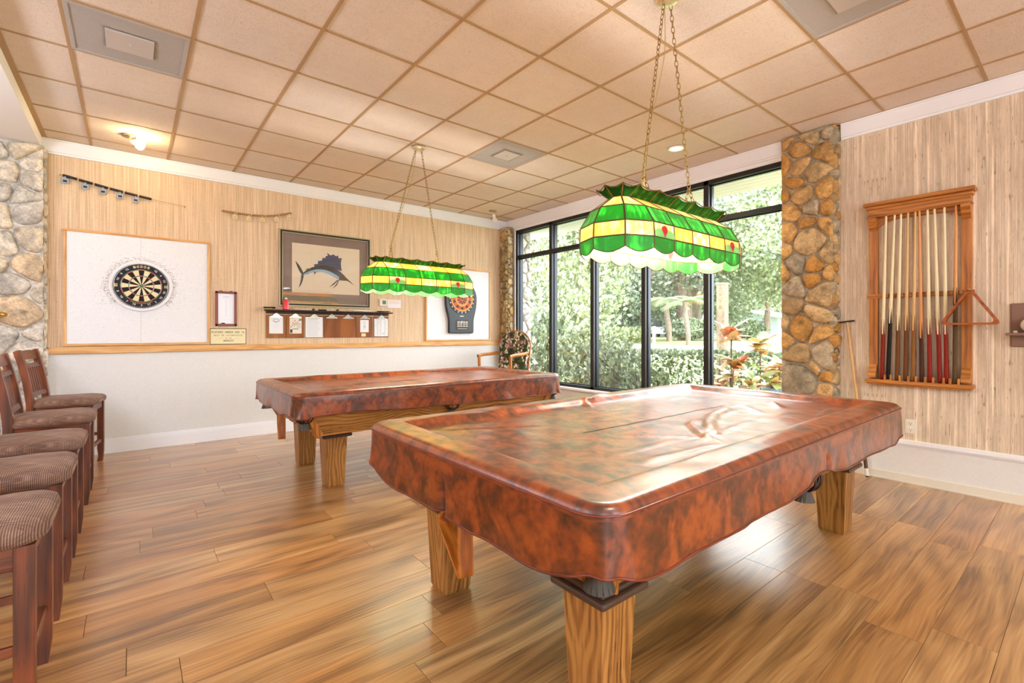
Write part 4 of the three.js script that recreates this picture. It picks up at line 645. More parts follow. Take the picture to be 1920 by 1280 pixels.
// shelf with seven clipboards
{
  const t = thing('clipboard_shelf', 'narrow dark brown shelf under the sailfish print', 'shelf', [2.035, 1.46, BZ]), walnut = std({ map: cherryT, color: 0x9a7a60, roughness: 0.5 });
  part(t, 'shelf_board', uvBox(rbox(1.6, 0.016, 0.112, 0.004, 0, 0.024, 0.056), 'x'), walnut); part(t, 'peg_rail', uvBox(rbox(1.56, 0.03, 0.012, 0.003, 0, 0.0, 0.006), 'x'), walnut);
  const pegs = []; const tops = [];
  const boardT = woodTex(256, 256, 0.3, 0.3, [178, 120, 60], [158, 101, 46], [140, 85, 36], { rings: 3, streak: 20, figure: 0.1, pores: 0.05 });
  const shades = [0xffffff, 0xf4e6d8, 0xe8d4bc, 0xe0cdb4, 0xffe9c8, 0xf0dcc4, 0xe4d0ba];
  const list = [[1.367, 0.222, 'sheet with a grey crest'], [1.583, 0.205, 'coloured flyer'], [1.811, 0.215, 'full page white list'], [2.027, 0.212, 'bare dark board'], [2.241, 0.212, 'bare orange brown board'], [2.464, 0.226, 'small white note and a yellow sticker'], [2.705, 0.216, 'handwritten white list']];
  const labels = ['clipboard holding a white sheet with a grey crest, leftmost under the shelf', 'clipboard holding a coloured flyer under the shelf', 'clipboard covered by a full white page under the shelf', 'bare dark brown clipboard under the shelf', 'bare orange brown clipboard under the shelf', 'clipboard with a small white note and a yellow sticker under the shelf', 'clipboard with a handwritten white list, rightmost under the shelf'];
  list.forEach(([x, w], i) => {
    const c = thing('clipboard', labels[i], 'clipboard', [x, 1.148, BZ + (i % 2 ? 0.012 : 0.005)], 0, 'clipboards hanging under the shelf');
    part(c, 'board', uvBox(rbox(w, 0.285, 0.004, 0.002, 0, 0.143, 0.003), 'y', i * 0.3, i * 0.2), std({ map: boardT, color: shades[i], roughness: 0.6 }));
    const cl = new THREE.Shape(); cl.moveTo(-0.07, 0); cl.lineTo(0.07, 0); cl.lineTo(0.066, 0.014); cl.quadraticCurveTo(0.035, 0.02, 0.028, 0.038); cl.quadraticCurveTo(0.014, 0.052, 0, 0.05); cl.quadraticCurveTo(-0.014, 0.052, -0.028, 0.038); cl.quadraticCurveTo(-0.035, 0.02, -0.066, 0.014); cl.closePath();
    const k = part(c, 'clip', extr(cl, 0.006, 0.002, 8).translate(0, 0.25, 0.008), chrome, 'silver spring clip'); part(k, 'hanging_loop', new THREE.TorusGeometry(0.009, 0.0025, 6, 14).translate(0, 0.302, 0.01), chrome);
    const sheets = { 0: [0.155, 0.205, 0.055], 1: [0.14, 0.2, 0.055], 2: [0.213, 0.258, 0.006], 5: [0.118, 0.168, 0.07], 6: [0.2, 0.245, 0.012] }[i];
    if (sheets) {
      const m = canvasTex(256, 340, (g) => {
        g.fillStyle = i === 1 ? '#efe6d6' : '#eef0f3'; g.fillRect(0, 0, 256, 340);
        if (i === 0) { g.strokeStyle = '#7d8794'; g.lineWidth = 7; g.beginPath(); g.ellipse(128, 74, 54, 26, 0, 0, 7); g.stroke(); g.beginPath(); g.moveTo(70, 84); g.lineTo(128, 118); g.lineTo(186, 84); g.stroke(); g.fillStyle = 'rgba(140,150,165,.25)'; for (let r = 0; r < 3; r++) g.fillRect(80, 170 + r * 26, 96, 3); }
        if (i === 1) { g.fillStyle = '#6d2a22'; for (const q of [[70, 110], [110, 70], [56, 160], [132, 118], [96, 140], [30, 200]]) { g.beginPath(); g.arc(q[0], q[1], 11, 0, 7); g.fill(); } g.strokeStyle = '#e7c58a'; g.lineWidth = 22; g.beginPath(); g.arc(60, 60, 120, 0, 1.5); g.stroke(); g.fillStyle = '#7e8894'; g.fillRect(196, 30, 60, 40); g.fillStyle = '#b9bfc8'; for (let r = 0; r < 5; r++) g.fillRect(150, 120 + r * 22, 90, 12); g.fillStyle = '#2f3c54'; g.fillRect(10, 252, 50, 56); g.fillStyle = '#8a5c5c'; g.fillRect(10, 306, 50, 24); g.fillStyle = '#47546a'; g.fillRect(64, 236, 130, 12); }
        if (i === 2) { g.fillStyle = 'rgba(130,140,155,.35)'; for (let r = 0; r < 20; r++) g.fillRect(26, 30 + r * 15, 190 - 50 * hash(r, 2), 4); }
        if (i === 5) { g.fillStyle = 'rgba(120,130,160,.45)'; for (let r = 0; r < 9; r++) g.fillRect(90, 40 + r * 26, 70, 9); g.fillStyle = '#30323c'; g.fillRect(110, 186, 56, 10); }
        if (i === 6) { g.fillStyle = 'rgba(110,120,135,.5)'; for (let r = 0; r < 17; r++) for (const cx of [40, 96, 180]) g.fillRect(cx + 6 * hash(r, cx), 34 + r * 17, 26 + 20 * hash(r, cx + 1), 5); g.strokeStyle = '#59606c'; g.lineWidth = 4; g.beginPath(); g.arc(170, 280, 16, 0, 5); g.stroke(); }
      });
      part(c, 'paper', rbox(sheets[0], sheets[1], 0.003, 0.0008, i === 1 ? 0.004 : 0, sheets[2] + sheets[1] / 2, 0.0062, 1), std({ map: m, roughness: 0.8 }));
    }
    if (i === 5) part(c, 'sticker', box(0.06, 0.042, 0.001, -0.012, 0.034, 0.0057), paint(0xf0dfae, 0.7));
  });
  // small things lying on the shelf, top at y = 1.492
  const ST = 1.4925;
  const b = thing('spray_bottle', 'small red plastic bottle standing on the shelf by the print', 'bottle', [1.462, ST, BZ + 0.074]); part(b, 'body', lathe([[0, 0], [0.036, 0], [0.038, 0.006], [0.036, 0.06], [0.028, 0.1], [0.02, 0.128], [0, 0.13]], 24), phys({ color: 0xe4333f, roughness: 0.35, clearcoat: 0.4 })); part(b, 'cap', cyl(0.016, 0.012, 0.02, 16, 0, 0.138, 0), paint(0xe9e6e2, 0.4));
  const br = thing('table_brush', 'dark brush with pale bristles at the left end of the shelf', 'brush', [1.285, ST, BZ + 0.05]); part(br, 'handle', rbox(0.13, 0.018, 0.03, 0.008, 0, 0.022, 0), black); part(br, 'bristles', rbox(0.08, 0.014, 0.024, 0.004, -0.01, 0.007, 0), paint(0xc8b668, 0.9));
  const rod = (x, len, m, label, nm = 'marker', rr = 0.009) => { const g = cyl(rr, rr, len, 14); g.rotateZ(Math.PI / 2); single(nm, g, m, label, nm.replace('_', ' '), [x, ST + rr, BZ + 0.055], 0.03); };
  rod(2.42, 0.24, paint(0xe9e6dc, 0.5), 'long white tube lying on the shelf', 'white_tube', 0.011); rod(1.66, 0.2, paint(0xd9c9a8, 0.5), 'pale wooden dowel lying on the shelf', 'dowel', 0.008); rod(1.9, 0.1, black, 'short black marker lying on the shelf', 'marker', 0.009);
  for (const [x, label] of [[1.79, 'dark chalk block on the shelf above the third clipboard'], [2.09, 'dark chalk block on the shelf above the bare dark clipboard']]) single('chalk_block', rbox(0.024, 0.024, 0.024, 0.003), paint(x < 2 ? 0x2c2a2c : 0x3a2a26, 0.8), label, 'chalk', [x, ST + 0.012, BZ + 0.055], 0.4, 'chalk blocks on the shelf');
  const kn = thing('cord_bundle', 'tangled dark cord lying at the right end of the shelf', 'cord', [2.72, ST, BZ + 0.045]); const pts = []; for (let i = 0; i < 26; i++) pts.push([-0.1 + 0.2 * hash(i, 1), 0.005 + 0.012 * hash(i, 2), -0.022 + 0.044 * hash(i, 3)]); part(kn, 'strand', tube(pts, 0.004, 160, 6), paint(0x3b2c22, 0.7));
}
// thermostat and its card
{ const t = thing('thermostat', 'small white thermostat with a grey screen right of the print', 'thermostat', [2.735, 1.63, BZ]); part(t, 'case', rbox(0.11, 0.1, 0.024, 0.006, 0, 0, 0.012), paint(0xe9e4d8, 0.5)); part(t, 'screen', rbox(0.052, 0.05, 0.004, 0.002, 0.01, 0.004, 0.025), paint(0x5e7a66, 0.25));
  const m = canvasTex(256, 160, (g) => { g.fillStyle = '#eeeaf0'; g.fillRect(0, 0, 256, 160); g.fillStyle = '#e6c8a8'; for (let i = 0; i < 4; i++) g.fillRect(20, 16 + i * 18, 210, 7); });
  single('wall_card', rbox(0.2, 0.115, 0.003, 0.001), std({ map: m, roughness: 0.7 }), 'white printed card beside the thermostat', 'card', [2.905, 1.62, BZ + 0.0025]); }
// score strings: wire with sleeves and hanging number tags
function scoreString(label, pts, sleeve, tagMat, wireEnd, n, tagsAt) {
  const t = thing('score_string', label, 'score string', [0, 0, BZ]); const c = new THREE.CatmullRomCurve3(pts.map((p) => new THREE.Vector3(p[0], p[1], 0.03)));
  part(t, 'wire', new THREE.TubeGeometry(c, 60, 0.002, 6), paint(0xc2a670, 0.6));
  part(t, 'wall_hook', bar([pts[0][0], pts[0][1], 0], [pts[0][0], pts[0][1], 0.034], 0.004), oldBrass); const e = pts[pts.length - 1]; part(t, 'wall_hook', bar([e[0], e[1], 0], [e[0], e[1], 0.034], 0.004), oldBrass);
  for (let i = 0; i < n; i++) { const u0 = wireEnd[0] + (i + 0.04) / n * (wireEnd[1] - wireEnd[0]), u1 = wireEnd[0] + (i + 0.92) / n * (wireEnd[1] - wireEnd[0]), A = c.getPointAt(u0), B = c.getPointAt(u1); part(t, 'counter_sleeve', bar(A.toArray(), B.toArray(), sleeve[1], 10), sleeve[0]); }
  tagsAt.forEach((u) => { const p = c.getPointAt(wireEnd[0] + u * (wireEnd[1] - wireEnd[0])); const g = new THREE.Group(); g.name = 'number_tag'; g.position.copy(p); t.add(g); part(g, 'tag_plate', merge([rbox(0.052, 0.05, 0.014, 0.012, 0, -0.05, 0, 3), bar([0, -0.004, 0], [0, -0.028, 0], 0.01, 6, 0.006)]), tagMat[0]); part(g, 'tag_print', box(0.03, 0.02, 0.001, 0, -0.052, 0.0075), tagMat[1]); });
}
scoreString('black sleeved score string with grey number tags high on the wall', [[-0.535, 2.735], [-0.3, 2.69], [-0.05, 2.648], [0.2, 2.615], [0.45, 2.59]], [paint(0x171214, 0.4), 0.0125], [paint(0x9fb0c0, 0.4), black], [0.015, 0.72], 6, [0.03, 0.24, 0.43, 0.62, 0.8]);
scoreString('pale wooden score string with cream shell tags above the print', [[0.8, 2.6], [1.0, 2.595], [1.2, 2.6], [1.4, 2.64], [1.54, 2.69]], [paint(0xa87c4c, 0.6), 0.011], [paint(0xe8d3a8, 0.5), paint(0xcdb484, 0.6)], [0, 1], 5, [0.17, 0.36, 0.55, 0.75, 0.95]);
// brass rails on the stone wall
{ const t = thing('brass_rail', 'polished brass rail with a flared end on the pale stone wall', 'rail', [-1.2, 1.36, BZ + 0.16]); part(t, 'tube', tube([[-0.4, -0.05, 0.08], [0.1, 0.0, 0.08], [0.3, 0.02, 0.06], [0.33, 0.02, 0.0]], 0.02, 30, 14), brass); part(t, 'flange', lathe([[0, 0], [0.05, 0], [0.046, 0.012], [0.024, 0.02], [0.022, 0.03]], 24).rotateX(Math.PI / 2).translate(0.33, 0.02, -0.012), brass);
  const u = thing('brass_rail', 'lower brass rail on the stone wall behind the far bar chair', 'rail', [-1.2, 0.82, BZ + 0.16]); part(u, 'tube', tube([[-0.4, -0.06, 0.06], [0.05, 0.0, 0.08], [0.3, 0.05, 0.05], [0.34, 0.055, 0.0]], 0.02, 30, 14), brass); part(u, 'flange', lathe([[0, 0], [0.05, 0], [0.046, 0.012], [0.024, 0.02], [0.022, 0.03]], 24).rotateX(Math.PI / 2).translate(0.34, 0.055, -0.012), brass); }
// ================================================================ cue rack and things on the right wall (wall face looks to -X)
{
  const RX = RIGHT, z0 = -1.232, z1 = -0.6, zc = (z0 + z1) / 2, w = z1 - z0;
  const t = thing('cue_rack', 'oak wall rack with crown moulding holding ten pool cues', 'cue rack', [RX, 0.79, zc]);
  const P = (name, g, ax = 'z') => part(t, name, uvBox(g, ax, 0.3, 0.2), honey);
  const zl = -w / 2, zr = w / 2;
  P('crown_moulding', merge([rbox(0.105, 0.03, w + 0.05, 0.006, -0.052, 1.5, 0), rbox(0.085, 0.03, w + 0.025, 0.01, -0.042, 1.472, 0), rbox(0.07, 0.07, w, 0.004, -0.035, 1.43, 0), rbox(0.078, 0.018, w + 0.012, 0.006, -0.039, 1.4, 0)]));
  for (const [z, pw] of [[zl + 0.03, 0.06], [zr - 0.03, 0.06]]) P('side_post', rbox(0.03, 1.38, pw, 0.003, -0.015, 0.72, z), 'y');
  for (const z of [zl + 0.03, zr - 0.03]) { const s = new THREE.Shape(); s.moveTo(0, 0); s.lineTo(0, 0.1); s.lineTo(0.06, 0.1); s.quadraticCurveTo(0.06, 0.07, 0.04, 0.06); s.quadraticCurveTo(0.03, 0.02, 0.012, 0); s.closePath(); const g = extr(s, 0.05, 0.002, 6); g.rotateY(Math.PI); g.translate(0, 0, 0.025); const h = g.clone(); g.translate(-0.03, 1.29, z); P('corbel', g); h.scale(1, -1, 1); h.translate(-0.03, 0.16, z); const hf = h.toNonIndexed ? h : h; hf.computeVertexNormals(); P('corbel', hf); }
  { const s = new THREE.Shape(); s.moveTo(zl + 0.06, 0); s.lineTo(zl + 0.06, -0.1); s.quadraticCurveTo(zl + 0.1, -0.05, zl + 0.2, -0.045); s.lineTo(zr - 0.2, -0.045); s.quadraticCurveTo(zr - 0.1, -0.05, zr - 0.06, -0.1); s.lineTo(zr - 0.06, 0); s.closePath(); const g = extr(s, 0.02, 0.001, 10); g.rotateY(-Math.PI / 2); g.translate(-0.002, 1.41, 0); P('arched_rail', g); }
  P('base_shelf', merge([rbox(0.11, 0.028, w + 0.03, 0.006, -0.055, 0.028, 0), rbox(0.09, 0.018, w + 0.01, 0.008, -0.045, 0.008, 0)]));
  const cz = [-1.109, -1.053, -1.012, -0.968, -0.922, -0.899, -0.85, -0.809, -0.751, -0.684], bz = [-1.135, -1.096, -1.037, -0.983, -0.936, -0.881, -0.833, -0.774, -0.737, -0.689];
  P('notched_rail', merge([rbox(0.02, 0.034, w + 0.03, 0.003, -0.022, 0.735, 0), ...bz.map((z) => rbox(0.03, 0.03, 0.02, 0.004, -0.042, 0.735, z + 0.03 - zc))]));
  for (const z of bz) P('butt_stop', rbox(0.014, 0.05, 0.016, 0.003, -0.095, 0.06, z + 0.024 - zc), 'y');
  // ten cues, each leaning slightly
  const shaftPale = std({ color: 0xefe2b8, roughness: 0.35 }), shaftTan = std({ color: 0xdcb57a, roughness: 0.35 }), shaftOrange = std({ color: 0xdd9a58, roughness: 0.35 });
  const butt = (c) => phys({ color: c, roughness: 0.5, specularIntensity: 0.35 });
  const red = butt(0x84200e), blk = butt(0x1c1412), brn = butt(0x6a3f18), tan = butt(0x8a5a2a), dk = butt(0x4a2a1c), oliv = butt(0x5a4426);
  const spec = [[shaftPale, red, 'cream shaft and red butt, leftmost in the cue rack', 0.37], [shaftPale, blk, 'cream shaft and black butt in the cue rack', 0.46], [shaftPale, brn, 'cream shaft and brown butt, third from left in the cue rack', 0.4], [shaftTan, brn, 'tan shaft and brown butt, fourth from left in the cue rack', 0.4], [shaftTan, tan, 'tan shaft and light brown butt in the cue rack', 0.4], [shaftOrange, dk, 'orange tan shaft and dark butt in the cue rack', 0.34], [shaftPale, red, 'cream shaft and red butt, seventh from left in the cue rack', 0.37], [shaftPale, red, 'cream shaft and red butt, eighth from left in the cue rack', 0.37], [shaftPale, red, 'cream shaft and red butt, ninth from left behind the triangle', 0.37], [shaftOrange, oliv, 'orange shaft and olive brown butt, rightmost in the cue rack', 0.6]];
  spec.forEach(([sm, bm, label, bl], i) => {
    const zb = bz[i], len = 1.39 - (i === 1 ? 0.02 : 0), c = thing('pool_cue', 'pool cue with ' + label, 'pool cue', [RX - 0.07, 0.836, zb], 0, 'cues in the wall rack'), zt = cz[i] - zb;
    const q = new THREE.Quaternion().setFromUnitVectors(new THREE.Vector3(0, 1, 0), new THREE.Vector3(0.012, len, zt).normalize()); c.quaternion.copy(q);
    part(c, 'butt', lathe([[0, 0], [0.0145, 0], [0.0155, 0.008], [0.0135, bl], [0, bl]], 16), bm);
    part(c, 'shaft', lathe([[0, bl], [0.0133, bl], [0.0108, 0.8], [0.0072, len - 0.02], [0, len - 0.02]], 16), sm);
    part(c, 'tip', lathe([[0, len - 0.02], [0.007, len - 0.02], [0.007, len - 0.004], [0, len]], 12), i === 9 ? brn : paint(0xf0ede2, 0.4));
    const pts = []; for (let k = 0; k < 4; k++) { const a = k / 4 * Math.PI * 2, s = prism([[-0.006, 0], [0.006, 0], [0, 0.13]], 0.0025); s.translate(0, bl - 0.004, 0.0118); s.rotateX(0); s.rotateY(a + 0.6); pts.push(s); }
    part(c, 'points', merge(pts), bm); part(c, 'bumper', lathe([[0, -0.006], [0.012, -0.006], [0.014, 0.003], [0, 0.003]], 14), i === 1 ? paint(0xe8e4dc, 0.5) : black);
  });
}
{ // triangle hung on the right post of the rack
  const m = single('ball_triangle', triangleRack(0.33, 0.05, 0.013), std({ map: honeyT, color: 0xe2b48a, roughness: 0.4 }), 'wooden triangle rack hanging on the right post of the cue rack', 'triangle rack', [RIGHT - 0.118, 1.372, -0.602], -Math.PI / 2); m.rotation.order = 'YXZ'; m.scale.y = 0.97;
  single('hook', merge([bar([0, 0, 0], [-0.122, 0, 0], 0.006), ball(0.009, -0.122, 0.004, 0)]), brass, 'small brass hook carrying the wooden triangle', 'hook', [RIGHT - 0.031, 1.531, -0.6]); }
{ // little shelf with a cue ball at the edge of the picture
  const t = thing('ball_shelf', 'small brown wooden wall shelf right of the cue rack', 'shelf', [RIGHT, 1.12, -0.27]); const mb = paint(0x8a6a5a, 0.7);
  part(t, 'back_board', uvBox(rbox(0.018, 0.31, 0.27, 0.016, -0.009, 0.155, 0), 'y'), mb); part(t, 'ledge', uvBox(rbox(0.11, 0.018, 0.3, 0.004, -0.06, 0.09, 0), 'z'), mb);
  const c = single('cue_ball', ball(0.0572, 0, 0, 0, 32, 20), phys({ color: 0xefe9dc, roughness: 0.12, clearcoat: 1 }), 'white cue ball resting on the small brown shelf', 'ball', [RIGHT - 0.073, 1.12 + 0.0995 + 0.0527, -0.3]); c.scale.setScalar(0.92);
  single('chalk_block', rbox(0.022, 0.016, 0.022, 0.004), paint(0xe6d6bc, 0.7), 'pale chalk piece beside the cue ball on the small shelf', 'chalk', [RIGHT - 0.06, 1.12 + 0.107, -0.375]); }
{ // mechanical bridge leaning in the corner by the stone pier
  const a = new THREE.Vector3(4.81, 0.01, -1.225), b = new THREE.Vector3(4.893, 1.31, -1.392), d = b.clone().sub(a).normalize(), L = a.distanceTo(b), t = thing('bridge_stick', 'long wooden bridge stick leaning on the wall by the golden stone pier', 'bridge stick', a.toArray());
  t.quaternion.setFromUnitVectors(new THREE.Vector3(0, 1, 0), d);
  part(t, 'shaft', lathe([[0, 0.56], [0.0135, 0.56], [0.0115, 1.0], [0.009, L], [0, L]], 16), std({ color: 0xd2a468, roughness: 0.45 })); part(t, 'butt', lathe([[0, 0.07], [0.014, 0.07], [0.0138, 0.47], [0, 0.47]], 16), phys({ color: 0x54331e, roughness: 0.35, clearcoat: 0.4 })); part(t, 'collar', cyl(0.0142, 0.0142, 0.05, 16, 0, 0.53, 0), brass); part(t, 'joint', cyl(0.014, 0.014, 0.04, 16, 0, 0.488, 0), black);
  part(t, 'end_cap', cyl(0.0145, 0.0145, 0.06, 16, 0, 0.04, 0), paint(0xe8e4da, 0.4)); part(t, 'bumper', cyl(0.012, 0.013, 0.012, 14, 0, 0.005, 0), black); part(t, 'bridge_head', rbox(0.016, 0.014, 0.115, 0.004, 0, L + 0.006, 0.0), paint(0x2c2420, 0.5)); }
{ const t = thing('wall_outlet', 'cream electrical outlet on the striped wall behind the front pool table', 'outlet', [RIGHT, 0.46, -0.962]); part(t, 'cover_plate', rbox(0.008, 0.115, 0.072, 0.003, -0.004, 0, 0), paint(0xe9e2d0, 0.45)); for (const y of [-0.026, 0.026]) { const s = part(t, 'socket', rbox(0.004, 0.034, 0.034, 0.01, -0.009, y, 0), paint(0xf0e9d8, 0.4)); part(s, 'slots', merge([box(0.002, 0.01, 0.0025, -0.0112, y + 0.003, -0.007), box(0.002, 0.01, 0.0025, -0.0112, y + 0.003, 0.007), box(0.002, 0.005, 0.005, -0.0112, y - 0.009, 0)]), black); } }

// ================================================================ bar chairs
const CORD_T = tex(512, 512, (u, v) => { const x = u * 0.5, y = v * 0.5, rib = 0.5 + 0.5 * Math.sin(6.283 * (x / 0.0062 + (noise(y * 14, x * 60) - 0.5) * 0.5)), g = noise(x * 40, y * 320), t = clamp(rib * 0.75 + (g - 0.5) * 0.5 + (fbm(x * 14, y * 14, 2) - 0.5) * 0.5); return mix3([92, 66, 56], [182, 148, 124], t); }, 0.5, 0.5, true, THREE.RepeatWrapping);
const cordFabric = phys({ map: CORD_T, roughness: 0.9, sheen: 0.6, sheenRoughness: 0.5, sheenColor: new THREE.Color(0.55, 0.42, 0.4), bumpMap: CORD_T, bumpScale: 0.0015 });
function barChair(pos, turn, label) {                // faces +X; origin on the floor under the seat centre
  const t = thing('bar_chair', label, 'chair', pos, turn, 'bar chairs along the left side'), W = 0.46, S = 0.575;
  { // plump seat: superellipse outline, domed
    const n = 48, rings = [[0.9, 0], [0.985, 0.012], [1, 0.03], [0.975, 0.05], [0.9, 0.063], [0.7, 0.074], [0.4, 0.08], [0.001, 0.082]], pos2 = [], uv = [], idx = [];
    rings.forEach(([k, y]) => { for (let i = 0; i <= n; i++) { const a = i / n * Math.PI * 2, c = Math.cos(a), s = Math.sin(a), e = 0.34, x = Math.sign(c) * Math.abs(c) ** e * 0.232 * k, z = Math.sign(s) * Math.abs(s) ** e * (0.25 - 0.02 * (c < 0 ? 1 : 0)) * k; pos2.push(x, S + y, z); uv.push(x + 1, z + y + 1); } });
    for (let r = 0; r + 1 < rings.length; r++) for (let i = 0; i < n; i++) { const p = r * (n + 1) + i; idx.push(p, p + n + 1, p + 1, p + 1, p + n + 1, p + n + 2); }
    const g = new THREE.BufferGeometry(); g.setAttribute('position', new THREE.Float32BufferAttribute(pos2, 3)); g.setAttribute('uv', new THREE.Float32BufferAttribute(uv, 2)); g.setIndex(idx); g.computeVertexNormals(); part(t, 'seat', g, cordFabric, 'brown corduroy seat'); }
  const WD = (name, g, ax = 'y') => part(t, name, uvBox(g, ax, pos[2], pos[0]), cherry);
  for (const s of [-1, 1]) {
    const fl = prism([[-0.022, 0], [0.012, 0], [0.022, 0.09], [0.022, S], [-0.022, S], [-0.022, 0.12], [-0.014, 0.05]], 0.04, 0.002); fl.translate(0.18, 0, s * 0.2 - 0.02); WD('leg', fl);
    const bk = new THREE.Shape(); bk.moveTo(-0.245, 0); bk.lineTo(-0.2, 0); bk.quadraticCurveTo(-0.175, 0.3, -0.178, 0.6); bk.quadraticCurveTo(-0.2, 0.85, -0.262, 1.07); bk.quadraticCurveTo(-0.275, 1.075, -0.3, 1.055); bk.quadraticCurveTo(-0.24, 0.84, -0.222, 0.6); bk.quadraticCurveTo(-0.225, 0.3, -0.245, 0); const g = extr(bk, 0.034, 0.003, 14); g.translate(0, 0, s * 0.2 - 0.017); WD('back_post', g);
    WD('side_rail', rbox(0.34, 0.06, 0.02, 0.003, 0, S - 0.03, s * 0.2), 'x'); WD('side_stretcher', rbox(0.38, 0.03, 0.018, 0.004, -0.01, 0.26, s * 0.2), 'x');
  }
  WD('front_rail', rbox(0.02, 0.06, 0.36, 0.003, 0.182, S - 0.03, 0), 'z'); WD('back_rail', rbox(0.02, 0.06, 0.36, 0.003, -0.2, S - 0.03, 0), 'z'); WD('foot_rail', rbox(0.024, 0.034, 0.37, 0.004, 0.178, 0.2, 0), 'z'); WD('back_stretcher', rbox(0.018, 0.03, 0.37, 0.004, -0.205, 0.3, 0), 'z');
  // back: curved top rail, mid rail, lower rail, six slats
  const rail = (y, h, x, dz, nm) => { const s = new THREE.Shape(); s.moveTo(-dz, -h / 2); s.lineTo(dz, -h / 2); s.lineTo(dz, h / 2 - (nm === 'top_rail' ? 0.012 : 0)); s.quadraticCurveTo(0, h / 2 + (nm === 'top_rail' ? 0.016 : 0), -dz, h / 2 - (nm === 'top_rail' ? 0.012 : 0)); s.closePath(); const g = extr(s, 0.018, 0.002, 12); g.rotateY(Math.PI / 2); g.rotateZ(0.24); g.translate(x - 0.009, y, 0); WD(nm, g, 'z'); };
  rail(1.025, 0.075, -0.272, 0.2, 'top_rail'); rail(0.935, 0.032, -0.247, 0.19, 'mid_rail'); rail(0.69, 0.035, -0.205, 0.19, 'lower_rail');
  for (let i = 0; i < 6; i++) { const z = -0.125 + i * 0.05; WD('slat', beam([-0.207, 0.695, z], [-0.248, 0.93, z], 0.022, 0.009, 0.002)); }
  return t;
}
const CHAIRS = [[-5.8, -0.14, 'bar chair with slatted back and brown seat nearest the back wall'], [-4.72, 0, 'second bar chair from the back wall with brown corduroy seat'], [-3.72, 0, 'middle bar chair of the five with brown corduroy seat'], [-3.0, 0, 'fourth bar chair from the back wall with brown corduroy seat'], [-2.27, 0, 'bar chair with brown corduroy seat nearest the camera']];
CHAIRS.forEach(([z, turn, label]) => barChair([-0.435, 0, z], turn, label));

// ================================================================ floral armchair in the far corner
{
  const FLOR_T = canvasTex(512, 512, (g) => {
    g.fillStyle = '#37401f'; g.fillRect(0, 0, 512, 512); const R = rngOf(77);
    for (let i = 0; i < 260; i++) { g.fillStyle = ['#26301a', '#4a5a2c', '#2d3a22', '#5a5a30'][i % 4]; g.beginPath(); g.ellipse(R() * 512, R() * 512, 18 + R() * 22, 6 + R() * 8, R() * 6.3, 0, 7); g.fill(); }
    for (let i = 0; i < 34; i++) { const x = R() * 512, y = R() * 512, big = i < 16; g.fillStyle = ['#b98f86', '#c7a392', '#8d6a70'][i % 3]; for (let k = 0; k < (big ? 9 : 5); k++) { g.beginPath(); g.ellipse(x + (R() - 0.5) * 60, y + (R() - 0.5) * 50, 12 + R() * 8, 8 + R() * 8, R() * 6, 0, 7); g.fill(); } }
    for (let i = 0; i < 44; i++) { const x = R() * 512, y = R() * 512; g.fillStyle = '#efe6c8'; g.beginPath(); g.arc(x, y, 15, 0, 7); g.fill(); g.fillStyle = '#d8c070'; g.beginPath(); g.arc(x, y, 5, 0, 7); g.fill(); }
  });
  FLOR_T.wrapS = FLOR_T.wrapT = THREE.RepeatWrapping; FLOR_T.repeat.set(1 / 0.62, 1 / 0.62); const fab = std({ map: FLOR_T, roughness: 0.9 });
  const yaw = -1.2, t = thing('armchair', 'wooden armchair with arched floral back in the far corner', 'armchair', [4.4, 0, -5.64], yaw); t.scale.x = 0.82;     // faces +Z before turning
  const s = new THREE.Shape(); s.moveTo(-0.26, 0); s.lineTo(0.26, 0); s.lineTo(0.29, 0.5); s.bezierCurveTo(0.28, 0.78, -0.28, 0.78, -0.29, 0.5); s.closePath();
  const back = extr(s, 0.06, 0.02, 20); back.rotateX(-0.16); back.translate(0, 0.5, -0.24); part(t, 'backrest', uvBox(back, 'x'), fab, 'dark floral upholstered back');
  const fr = []; for (let i = 0; i <= 24; i++) { const a = Math.PI * (1 - i / 24); fr.push([0.315 * Math.cos(a) * 0.98, 0.5 + 0.5 + 0.235 * Math.sin(a), -0.335 - 0.03 * Math.sin(a)]); } fr.unshift([-0.29, 0.46, -0.25]); fr.push([0.29, 0.46, -0.25]); part(t, 'back_frame', tube(fr, 0.016, 80, 8), honey);
  part(t, 'seat_cushion', uvBox(rbox(0.58, 0.13, 0.56, 0.05, 0, 0.53, 0.06, 4), 'x'), std({ map: tex(128, 128, (u, v) => { const k = fbm(u * 8, v * 8, 3); return mix3([150, 172, 190], [226, 228, 220], clamp((k - 0.3) * 2)); }, 0.3, 0.3), roughness: 0.9 }), 'pale blue seat cushion');
  part(t, 'seat_frame', uvBox(rbox(0.62, 0.07, 0.6, 0.01, 0, 0.42, 0.05), 'x'), honey);
  for (const sx of [-1, 1]) {
    part(t, 'arm', tube([[sx * 0.3, 0.9, -0.27], [sx * 0.33, 0.885, -0.05], [sx * 0.335, 0.88, 0.2], [sx * 0.33, 0.865, 0.33]], 0.024, 24, 10), honey); part(t, 'arm_post', uvBox(beam([sx * 0.325, 0.38, 0.28], [sx * 0.33, 0.87, 0.3], 0.04, 0.04, 0.008), 'y'), honey);
    part(t, 'leg', uvBox(beam([sx * 0.29, 0, 0.3], [sx * 0.3, 0.42, 0.3], 0.05, 0.05, 0.008), 'y'), honey); part(t, 'leg', uvBox(beam([sx * 0.27, 0, -0.26], [sx * 0.29, 0.46, -0.25], 0.045, 0.045, 0.008), 'y'), honey);
  }
}
